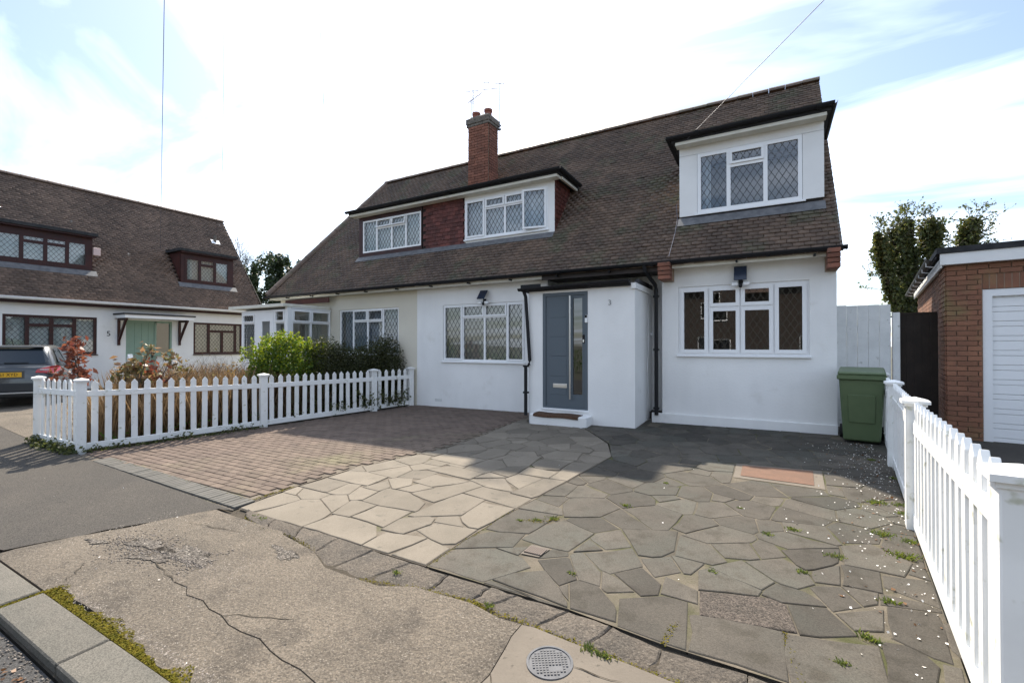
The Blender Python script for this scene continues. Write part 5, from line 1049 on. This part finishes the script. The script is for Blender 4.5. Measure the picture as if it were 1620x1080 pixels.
for sx in (1, -1):
    MB().prism([(sx*.48,.03,.81),(sx*.50,.06,.88),(sx*.70,.06,.95),(sx*.83,.09,.975),(sx*.875,.26,.94),(sx*.875,.22,.85),(sx*.78,.03,.79)], (0,-.03,0)).build('tail_light', redl, CA, bev=.004, local=True)
    MB().box(min(sx*.56,sx*.72),max(sx*.56,sx*.72),.0,.03,.865,.89).build('reversing_lamp', clearl, CA, local=True)
    MB().add([(sx*.802,.50,1.02),(sx*.815,1.15,1.01),(sx*.655,1.12,1.385),(sx*.655,.72,1.38)], [(0,1,2,3)]).build('side_window', carglass, CA, recalc=False, local=True)
    MB().add([(sx*.818,1.22,1.01),(sx*.815,2.2,1.0),(sx*.652,1.75,1.39),(sx*.66,1.2,1.39)], [(0,1,2,3)]).build('side_window', carglass, CA, recalc=False, local=True)
    MB().box(min(sx*.865,sx*.89),max(sx*.865,sx*.89),.98,1.16,.86,.885).build('door_handle', carp, CA, bev=.005, local=True)
    for yy in (.68, 3.1):
        wh = MB().tube([(sx*.70,yy,.31),(sx*.875,yy,.31)], .31, 24).build('wheel', tyre, CA, local=True); MB().tube([(sx*.86,yy,.31),(sx*.885,yy,.31)], .20, 16).build('rim', alu, wh, local=True)
MB().box(-.80,.80,.0,.14,.36,.58).build('bumper', pm('bumper_black', (.035,.037,.04), rough=.5), CA, bev=.03, local=True); MB().box(-.70,.70,-.004,.02,.33,.36).build('bumper_trim', alu, CA, local=True)
pl = MB().box(-.26,.26,-.012,.0,.715,.826).build('number_plate', plate, CA, local=True)
ORG[pl.name] = Vector((0, 0, 0)); text_obj('LB61 XYD', .098, ink, 'plate_lettering', pl, Matrix.Translation((0, -.0135, .771)) @ Matrix.Rotation(R(90), 4, 'X'), ext=.001, sx=.92)
MB().box(-.30,.30,.0,.06,.68,.86).build('plate_recess', carp, CA, local=True); MB().tube([(0,.55,1.46),(0,.40,1.62)], .006, 5).build('aerial', black, CA, local=True); MB().box(-.05,.35,.09,.105,1.04,1.055).build('wiper', black, CA, local=True)
wp = thing('white_post', 'white timber post with a pointed top standing beyond the parked car', 'post', (-17.6, 5.6+.9, -.1)); MB().prism([(-17.67,6.5,-.2),(-17.53,6.5,-.2),(-17.53,6.5,1.0),(-17.6,6.5,1.12),(-17.67,6.5,1.0)], (0,.12,0)).build('shaft', pvcf, wp)

# ---------------------------------------------------------------- plants
def P3(x, y, z): return np.array([x, y, z])
def branchy(m, p, d, L, r, depth, rnd_, tips=None, spread=.7, up=.15, kids=(2,4), shrinkf=.68, nseg=3):
    pts = [Vector(p)]; dd = Vector(d).normalized()
    for i in range(nseg):
        dd = (dd+Vector((rnd_.gauss(0,.13), rnd_.gauss(0,.13), rnd_.gauss(0,.10)+up*.3))).normalized(); pts.append(pts[-1]+dd*L/nseg)
    m.tube(pts, [r*(1-.45*i/nseg) for i in range(nseg+1)], 5 if depth > 1 else 3, cap=False)
    if tips is not None and depth <= 1: tips += [tuple(q) for q in pts[1:]]
    if depth <= 0: return
    for _ in range(rnd_.randint(*kids)):
        t = rnd_.uniform(.35, 1); q = pts[min(int(t*nseg), nseg-1)].lerp(pts[min(int(t*nseg)+1, nseg)], t*nseg % 1)
        v = Vector((rnd_.gauss(0,1), rnd_.gauss(0,1), rnd_.gauss(0,.6)+up)).normalized(); v = (dd*(1-spread)+v*spread).normalized(); branchy(m, q, v, L*shrinkf*rnd_.uniform(.7,1.15), r*.55, depth-1, rnd_, tips, spread, up, kids, shrinkf, nseg)
def blob(c, rad, n, r, shell=.55, noise_=.25):
    """points towards the outside of a lumpy ellipsoid"""
    d = r.normal(size=(n, 3)); d /= np.linalg.norm(d, axis=1)[:, None]
    lump = 1+noise_*(np.sin(d[:, 0]*5+c[0]*3)*np.cos(d[:, 1]*4+c[1])+.6*np.sin(d[:, 2]*7+c[2]*2))
    return np.array(c)+d*np.array(rad)*(lump*(shell+(1-shell)*r.random(n)**.5))[:, None]
hedge_d = leafmat('hedge_leaf_dark', (.028,.036,.014), (.075,.080,.030), .30); lime = leafmat('lime_shrub_leaf', (.10,.16,.022), (.25,.27,.03), .45); midg = leafmat('mid_green_leaf', (.05,.10,.02), (.10,.17,.03), .4)
redlf = leafmat('young_red_leaf', (.10,.032,.028), (.21,.085,.05), .35); bronze = leafmat('bronze_green_leaf', (.10,.11,.045), (.22,.13,.075), .4)
straw = leafmat('dry_grass_straw', (.15,.098,.055), (.25,.175,.10), .3); ivyd = leafmat('ivy_leaf', (.038,.056,.020), (.115,.120,.042), .38); ivyy = leafmat('ivy_leaf_autumn', (.075,.080,.025), (.14,.11,.03), .4); dktree = leafmat('dark_tree_leaf', (.018,.032,.014), (.040,.060,.022), .25)
r_ = np.random.default_rng(15); rv = random.Random(15)
def fpt(y, off): return (fence_x(y)-off, y)
# clipped dark hedge behind the fence
hd = thing('hedge', 'low clipped dark hedge behind the picket fence below the cream wall window', 'hedge', (-8.75, 7.6, -.1))
pts = []
for i in range(52):
    t = i/51; y = 6.75+1.98*t; x, _ = fpt(y, .60); h = 1.24+.12*math.sin(y*3)+.10*(t > .5)+rv.gauss(0,.04); pts.append(blob((x, y, h*.52), (.42,.22,h*.60), 900, r_, .5, .15))
pts = np.concatenate(pts); pts = pts[pts[:, 1] < 8.84]
v, f = leaves(pts, .045, r_, .6); npmesh('foliage', v, f, hedge_d, hd); m = MB()
for i in range(22): x, y = fpt(6.75+i*.09, .62); branchy(m, (x, y, -.1), (0,0,1), .6, .014, 2, rv)
m.build('stem', bark, hd, recalc=False)
# bright lime shrub
sh = thing('shrub', 'bright lime green bushy shrub rising above the picket fence', 'shrub', (-9.3, 6.2, -.15)); pts = []; pl_ = []
for (y, off, h, w_) in ((5.72,.72,1.25,.28),(5.98,.72,1.50,.32),(6.25,.72,1.62,.32),(6.58,.70,1.50,.32),(6.88,.70,1.34,.30),(6.1,1.1,1.48,.34),(6.5,1.1,1.48,.34)):
    x, _ = fpt(y, off); pts.append(blob((x, y, h*.50), (w_,w_,h*.50), 1700, r_, .5, .22)); 
    for _ in range(9): a, b = rv.gauss(0,.17), rv.gauss(0,.17); pl_.append(np.array([(x+a+rv.gauss(0,.02), y+b+rv.gauss(0,.02), h*.86+rv.random()*.30) for _ in range(34)]))
v, f = leaves(np.concatenate(pts), .055, r_, .6); npmesh('foliage', v, f, midg, sh); v, f = leaves(np.concatenate(pl_), .05, r_, .6); npmesh('young_shoots', v, f, lime, sh, label='lime yellow young shoots')
v, f = leaves(np.concatenate([p[p[:, 2] > .75] for p in pts])+np.array([0,0,.02]), .05, r_, .6); npmesh('upper_foliage', v, f, lime, sh)
m = MB()
for _ in range(12): branchy(m, (*fpt(6.25+rv.gauss(0,.3), .85), -.15), (rv.gauss(0,.2),rv.gauss(0,.2),1), .7, .016, 2, rv)
m.build('stem', bark, sh, recalc=False)
# twiggy leafless bush
tb = thing('bush', 'leafless twiggy brown bush between the dry grass and the lime shrub', 'bush', (-10.2, 5.0, -.15)); m = MB(); tips = []
for _ in range(30): branchy(m, (-10.1+rv.gauss(0,.22), 4.95+rv.gauss(0,.35), -.15), (rv.gauss(0,.28),rv.gauss(0,.28),1), .78, .010, 3, rv, tips, .6, .25)
m.build('twigs', twig, tb, recalc=False); tp = np.array(tips); tp = tp[r_.random(len(tp)) < .10]; v, f = leaves(tp, .045, r_, .6); npmesh('leaf_tip', v, f, bronze, tb, kind='stuff')
tb2 = thing('bush', 'brownish dying bush at the left edge of the lime shrub', 'bush', (-9.65, 5.3, -.15)); m = MB(); tips = []
for _ in range(12): branchy(m, (-9.6+rv.gauss(0,.15), 5.3+rv.gauss(0,.15), -.15), (rv.gauss(0,.25),rv.gauss(0,.25),1), .55, .009, 3, rv, tips, .6, .25)
m.build('twigs', twig, tb2, recalc=False); tp = np.array(tips); tp = tp[r_.random(len(tp)) < .45]; v, f = leaves(tp, .05, r_, .6); npmesh('leaf_tip', v, f, leafmat('dying_leaf', (.19,.115,.03), (.25,.18,.05), .4), tb2, kind='stuff')
# red-tipped leggy shrub at the corner
ps = thing('shrub', 'leggy shrub with red and bronze young leaves at the fence corner', 'shrub', (-10.05, 3.35, -.2)); m = MB(); ends = []
for (dx, dy, L, lean) in ((-.30,-.22,1.42,.25),(-.10,-.30,1.30,.1),(.02,.55,1.32,.3),(.05,.85,1.20,.45),(0,.30,1.10,.05),(-.05,.62,1.05,.1)):
    a = Vector((-9.95+dx*.2, 3.34+dy*.35, -.2)); b = a+Vector((dx*.8, dy*.55, L*.68)); c = b+Vector((dx*.3, dy*.25, L*.45)); m.tube([a, a.lerp(b,.5)+Vector((rv.gauss(0,.04),rv.gauss(0,.04),0)), b, c], [.022,.018,.014,.008], 6, cap=False); ends.append((c, 1.0))
    for _ in range(2): e = b+Vector((rv.gauss(dx*.3,.10), rv.gauss(dy*.2,.12), rv.uniform(.12,.42))); m.tube([b.lerp(a,.15), b.lerp(e,.5)+Vector((0,0,.04)), e], [.011,.009,.006], 5, cap=False); ends.append((e, .8))
m.build('stem', bark, ps, recalc=False); rl = []; gl_ = []
for k, (e, s) in enumerate(ends):
    n = int(44*s); q = np.array(e)+r_.normal(0, .075, (n, 3)); red = e.y < 3.34 and e.z > .85; (rl if red or k % 5 == 0 else gl_).append(q)
v, f = leaves(np.concatenate(rl), .115, r_, .5); npmesh('red_leaves', v, f, redlf, ps); v, f = leaves(np.concatenate(gl_), .115, r_, .5); npmesh('bronze_leaves', v, f, bronze, ps)
# dry grass and ground cover in the front garden
N_ = 17000; y = r_.uniform(3.15, 7.0, N_); x = -9.55-(.0)-r_.random(N_)*2.6+.24*(y-3.2)*.9; k = (x < np.array([fence_x(q) for q in y])-.15) & (x > -10.62-.36*(y-3.3)); x, y = x[k], y[k]
def blades(x, y, h, wd, r, lean=.25):
    n = len(x); z = np.array([gz(a, b) for a, b in zip(x, y)])-.02; a = r.uniform(0, 6.28, n); L = h*r.uniform(.5, 1.15, n); lx, ly = np.cos(a)*lean*L*r.random(n), np.sin(a)*lean*L*r.random(n); b = r.uniform(0, 6.28, n); wx, wy = np.cos(b)*wd, np.sin(b)*wd
    V = np.stack([np.stack([x-wx, y-wy, z], 1), np.stack([x+wx, y+wy, z], 1), np.stack([x+wx*.7+lx*.6, y+wy*.7+ly*.6, z+L*.6], 1), np.stack([x+lx*1.2, y+ly*1.2, z+L], 1)], 1); return V.reshape(-1, 3), np.arange(4*n).reshape(n, 4)
h = np.where(y < 3.7, .66, .98)+.12*np.sin(x*3+y*2); v, f = blades(x, y, h, .006, r_, .35); npmesh('dry_grass', v, f, straw, kind='stuff', label='tall dry straw coloured grass filling the front garden')
pts = np.stack([x[:5200]+.1, y[:5200], np.array([gz(a, b) for a, b in zip(x[:5200], y[:5200])])+.03+.20*r_.random(5200)], 1); v, f = leaves(pts, .05, r_, .6); npmesh('ground_cover', v, f, midg, kind='stuff', label='low green ground cover among the dry grass')
# ivy trailing on the fence and at the corner foot
iv = thing('ivy', 'dark ivy trailing through the pickets at the house end of the fence', 'ivy', (-8.1, 7.7, -.1)); pts = []; m = MB()
for _ in range(34):
    y = rv.uniform(6.6, 8.65) if rv.random() < .8 else rv.uniform(5.3, 6.6); x = fence_x(y)+rv.uniform(-.06,.07); z = gz(x, y); q = Vector((x, y, z+rv.uniform(0,.1))); P_ = [q]
    for s in range(rv.randint(3, 7)): q = q+Vector((rv.gauss(0,.02), rv.gauss(0,.08), rv.uniform(.02,.10))); P_.append(q); pts += [tuple(q+Vector((rv.gauss(.02,.03), rv.gauss(0,.04), rv.gauss(0,.03)))) for _ in range(7)]
    m.tube(P_, .004, 4, cap=False)
m.build('vine', bark, iv, recalc=False); v, f = leaves(np.array(pts), .05, r_, .8); npmesh('foliage', v, f, ivyd, iv)
for nm, lab, seg, n in (('weed_clump', 'dark leafy weeds at the foot of the short fence panel', ((-10.75,2.66),(-9.38,2.78)), 900), ('weed_clump', 'small dark weeds along the foot of the long picket fence', ((-9.3,2.9),(-8.62,5.3)), 420)):
    a, b = seg; pts = []
    for _ in range(n): t = rv.random(); x = a[0]+(b[0]-a[0])*t+rv.gauss(.03,.05); y = a[1]+(b[1]-a[1])*t+rv.gauss(0,.05); pts.append((x, y, gz(x, y)+abs(rv.gauss(0,.055))*(1 if math.sin(t*17) > -.2 else .25)))
    v, f = leaves(np.array(pts), .05, r_, .7); o = npmesh(nm, v, f, ivyd, label=lab, kind='stuff')
# ---- ivy-clad pollarded tree behind the garage
it = thing('tree', 'ivy-clad tree with stubby upright limbs behind the brick garage', 'tree', (4.6, 19.5, 0)); D = Vector((4.6, 19.5, 0)); tk = MB(); tk.tube([D, D+Vector((0,0,1.2)), D+Vector((-.2,-.1,2.0))], [.42,.36,.30], 12); tk.build('trunk', bark, it)
wv = lambda w_, d_, z: (w_*.87-d_*.49, w_*.49+d_*.87, z)
limbs = [(wv(-.8,0,1.8),wv(-1.18,.1,3.0),wv(-1.55,.1,4.1),wv(-1.75,0,4.95),.23),(wv(-.5,0,1.8),wv(-.72,.2,3.2),wv(-.86,.3,4.4),wv(-.98,.3,5.15),.27),(wv(-.3,.1,2.0),wv(-.35,.3,3.4),wv(-.46,.4,4.6),wv(-.52,.4,5.5),.20),(wv(-.1,0,2.0),wv(-.02,.1,3.4),wv(.08,.2,4.6),wv(.14,.2,5.35),.34),(wv(.4,0,2.2),wv(.95,.2,3.6),wv(1.25,.3,4.6),wv(1.55,.3,5.5),.24),(wv(.5,.2,2.5),wv(1.1,.4,3.7),wv(1.6,.5,4.5),wv(2.0,.5,5.0),.0)]
dk = []; yl = []; tw = MB(); tips = []
for li, L4 in enumerate(limbs):
    P_ = [D+Vector(p) for p in L4[:4]]; rad = L4[4]; tk = MB(); tk.tube(P_, [.15,.12,.10,.07], 8); tk.build('limb', bark, it)
    for i in range(330 if rad else 0):
        t = rv.random()*2.999; k = int(t); c = P_[k].lerp(P_[k+1], t-k); rr = rad*.93*(1.05-.25*math.sin(t*5+li))*(1.0 if t < 2.8 else .8)
        q = blob(tuple(c), (rr,rr,rr*1.1), 20, r_, .45, .5); (yl if (t > 2.1 and rv.random() < .25) else dk).append(q)
    for _ in range(9):
        t = rv.uniform(.8, 3)*.999; k = int(t); c = P_[k].lerp(P_[k+1], t-k); branchy(tw, c, (rv.gauss(0,.9), rv.gauss(0,.6), rv.uniform(.1,.9)), .55, .012, 2, rv, tips, .6, .2)
    for _ in range(5): branchy(tw, P_[3], (rv.gauss(0,.5), rv.gauss(0,.4), 1), .45, .009, 2, rv, tips, .5, .3)
v, f = leaves(np.concatenate(dk), .10, r_, .8); npmesh('ivy_foliage', v, f, ivyd, it); v, f = leaves(np.concatenate(yl), .095, r_, .8); npmesh('yellowing_ivy', v, f, ivyy, it); tw.build('twigs', bark, it, recalc=False)
tp = np.array(tips); tp = tp[r_.random(len(tp)) < .62]; v, f = leaves(tp, .085, r_, .7); npmesh('sparse_leaves', v, f, ivyd, it)
# ---- trees beyond the far house
for (x, y, hh, w_, lab, sd) in ((-28.5,18.3,7.0,1.9,'dark evergreen tree with ragged top beyond the gap between the houses',1),(-27.0,19.4,6.4,1.8,'dark spreading evergreen beside the hipped roof end',2),(-30.0,17.4,6.0,1.1,'small dark evergreen just behind the white house gable',3)):
    t = thing('evergreen_tree', lab, 'tree', (x, y, 0), group='evergreens behind the houses'); MB().tube([(x,y,0),(x,y,hh*.6)], [.25,.12], 8).build('trunk', bark, t); q = []
    for i in range(60):
        u = rv.random(); z = hh*(.15+.80*u); rr = w_*(1.02-.40*u)*rv.uniform(.5,1.1); a = rv.uniform(0, 6.28); s = .40*rv.uniform(.6,1.3); q.append(blob((x+math.cos(a)*rr*.8, y+math.sin(a)*rr*.8, z), (s,s,s*1.2), 330, r_, .35, .3))
    for _ in range(9): a = rv.gauss(0, w_*.6); q.append(blob((x+a, y, hh*rv.uniform(.86,1.05)), (.22,.22,.42), 220, r_, .3, .3))
    v, f = leaves(np.concatenate(q), .16, r_, .6); npmesh('crown', v, f, dktree, t)
bt = thing('bare_tree', 'bare leafless tree showing behind the gable of the white house', 'tree', (-39.2, 21.5, 0)); m = MB(); m.tube([(-39.2,21.5,0),(-39.1,21.5,4.5),(-39,21.5,7.0)], [.25,.2,.14], 8); m.build('trunk', bark, bt); m = MB()
for i in range(9): branchy(m, (-39,21.5,rv.uniform(5.5,7.5)), (rv.gauss(.5,.7), rv.gauss(0,.6), 1.0), 2.3, .05, 4, rv, None, .5, .25, (2,4), .66)
m.build('branches', bark, bt, recalc=False)
# ---- cables, far house behind the garage, houses across the road
def cable(a, b, sag, r, label, n=20, name='overhead_cable'):
    a, b = Vector(a), Vector(b); MB().tube([a.lerp(b, i/n)-Vector((0,0,sag*4*(i/n)*(1-i/n))) for i in range(n+1)], r, 5).build(name, cablem, None, label=label, cat='cable', group='overhead cables')
cable((-1.42,9.16,5.27), (5.1,5.61,8.86), 0, .006, 'thin cable running from the right-hand dormer up out of view')
cable((-20.6,8.62,5.12), (-4.0,1.74,10.6), .25, .007, 'thick overhead cable dropping to the roof of the white house with brown dormers')
cable((-24,19.3,6.3), (-6,4.4,9.6), .1, .006, 'thin overhead cable above the gap between the two houses')
cable((-22.3,11.8,7.2), (-6,3.2,9.0), .1, .004, 'faint thin overhead wire rising from the gable of the white house')
MB().tube([(-1.56,9.16,4.1),(-1.545,9.20,3.82),(-1.56,9.0,3.50),(-1.60,8.62,3.02)], .007, 6).build('roof_cable', cablem, H, label='loose cable lying on the tiles')

fh = thing('far_house', 'orange brick house glimpsed between the dark fence panel and the garage eaves', 'house', (18, 56, 0)); MB().box(12.2,24,52.8,60,-.2,5.6).build('wall', brick_s, fh); MB().prism([(12.0,52.4,5.5),(12.0,60.4,5.5),(15,56.4,8.0)], (0,0,.02)).prism([(12.0,52.4,5.5),(24,52.4,5.5),(24,56.4,8.0),(15,56.4,8.0)], (0,.05,.05)).build('roof', tile_n, fh)
oh = thing('brick_house', 'brown brick house across the road, seen mirrored in the window right of the porch', 'house', (2, -17, -.4))
FO = lambda u, d, z: (u, -15+d, z); hs = [(-4.5,-2.2,.6,2.0),(1.2,3.6,.6,2.0),(-4.3,-2.4,3.2,4.3),(1.4,3.4,3.2,4.3),(6.5,9.0,.6,2.0),(6.7,8.8,3.2,4.3)]
wall('wall', far_brick, oh, FO, -7, 10, -.8, 5.2, hs); MB().prism([(-7.4,-14.6,5.1),(-7.4,-23.4,5.1),(-7.4,-19,8.6)], (17.8,0,0)).build('roof', tile_n, oh); MB().box(-7,10,-23,-22.8,-.8,5.2).build('rear_wall', far_brick, oh)
for hh in hs: window(oh, FO, *hh, [(hh[0],(hh[0]+hh[1])/2,hh[2],hh[3],'f'),((hh[0]+hh[1])/2,hh[1],hh[2],hh[3],'f')], ls=None)
og = thing('hedge', 'green hedge across the road in front of the brick house', 'hedge', (-8, -12, -.4)); q = [blob((-28+i*.85, -12+rv.gauss(0,.1), .35), (.65,.5,.75), 330, r_, .5, .2) for i in range(46)]; v, f = leaves(np.concatenate(q), .12, r_, .6); npmesh('foliage', v, f, midg, og)
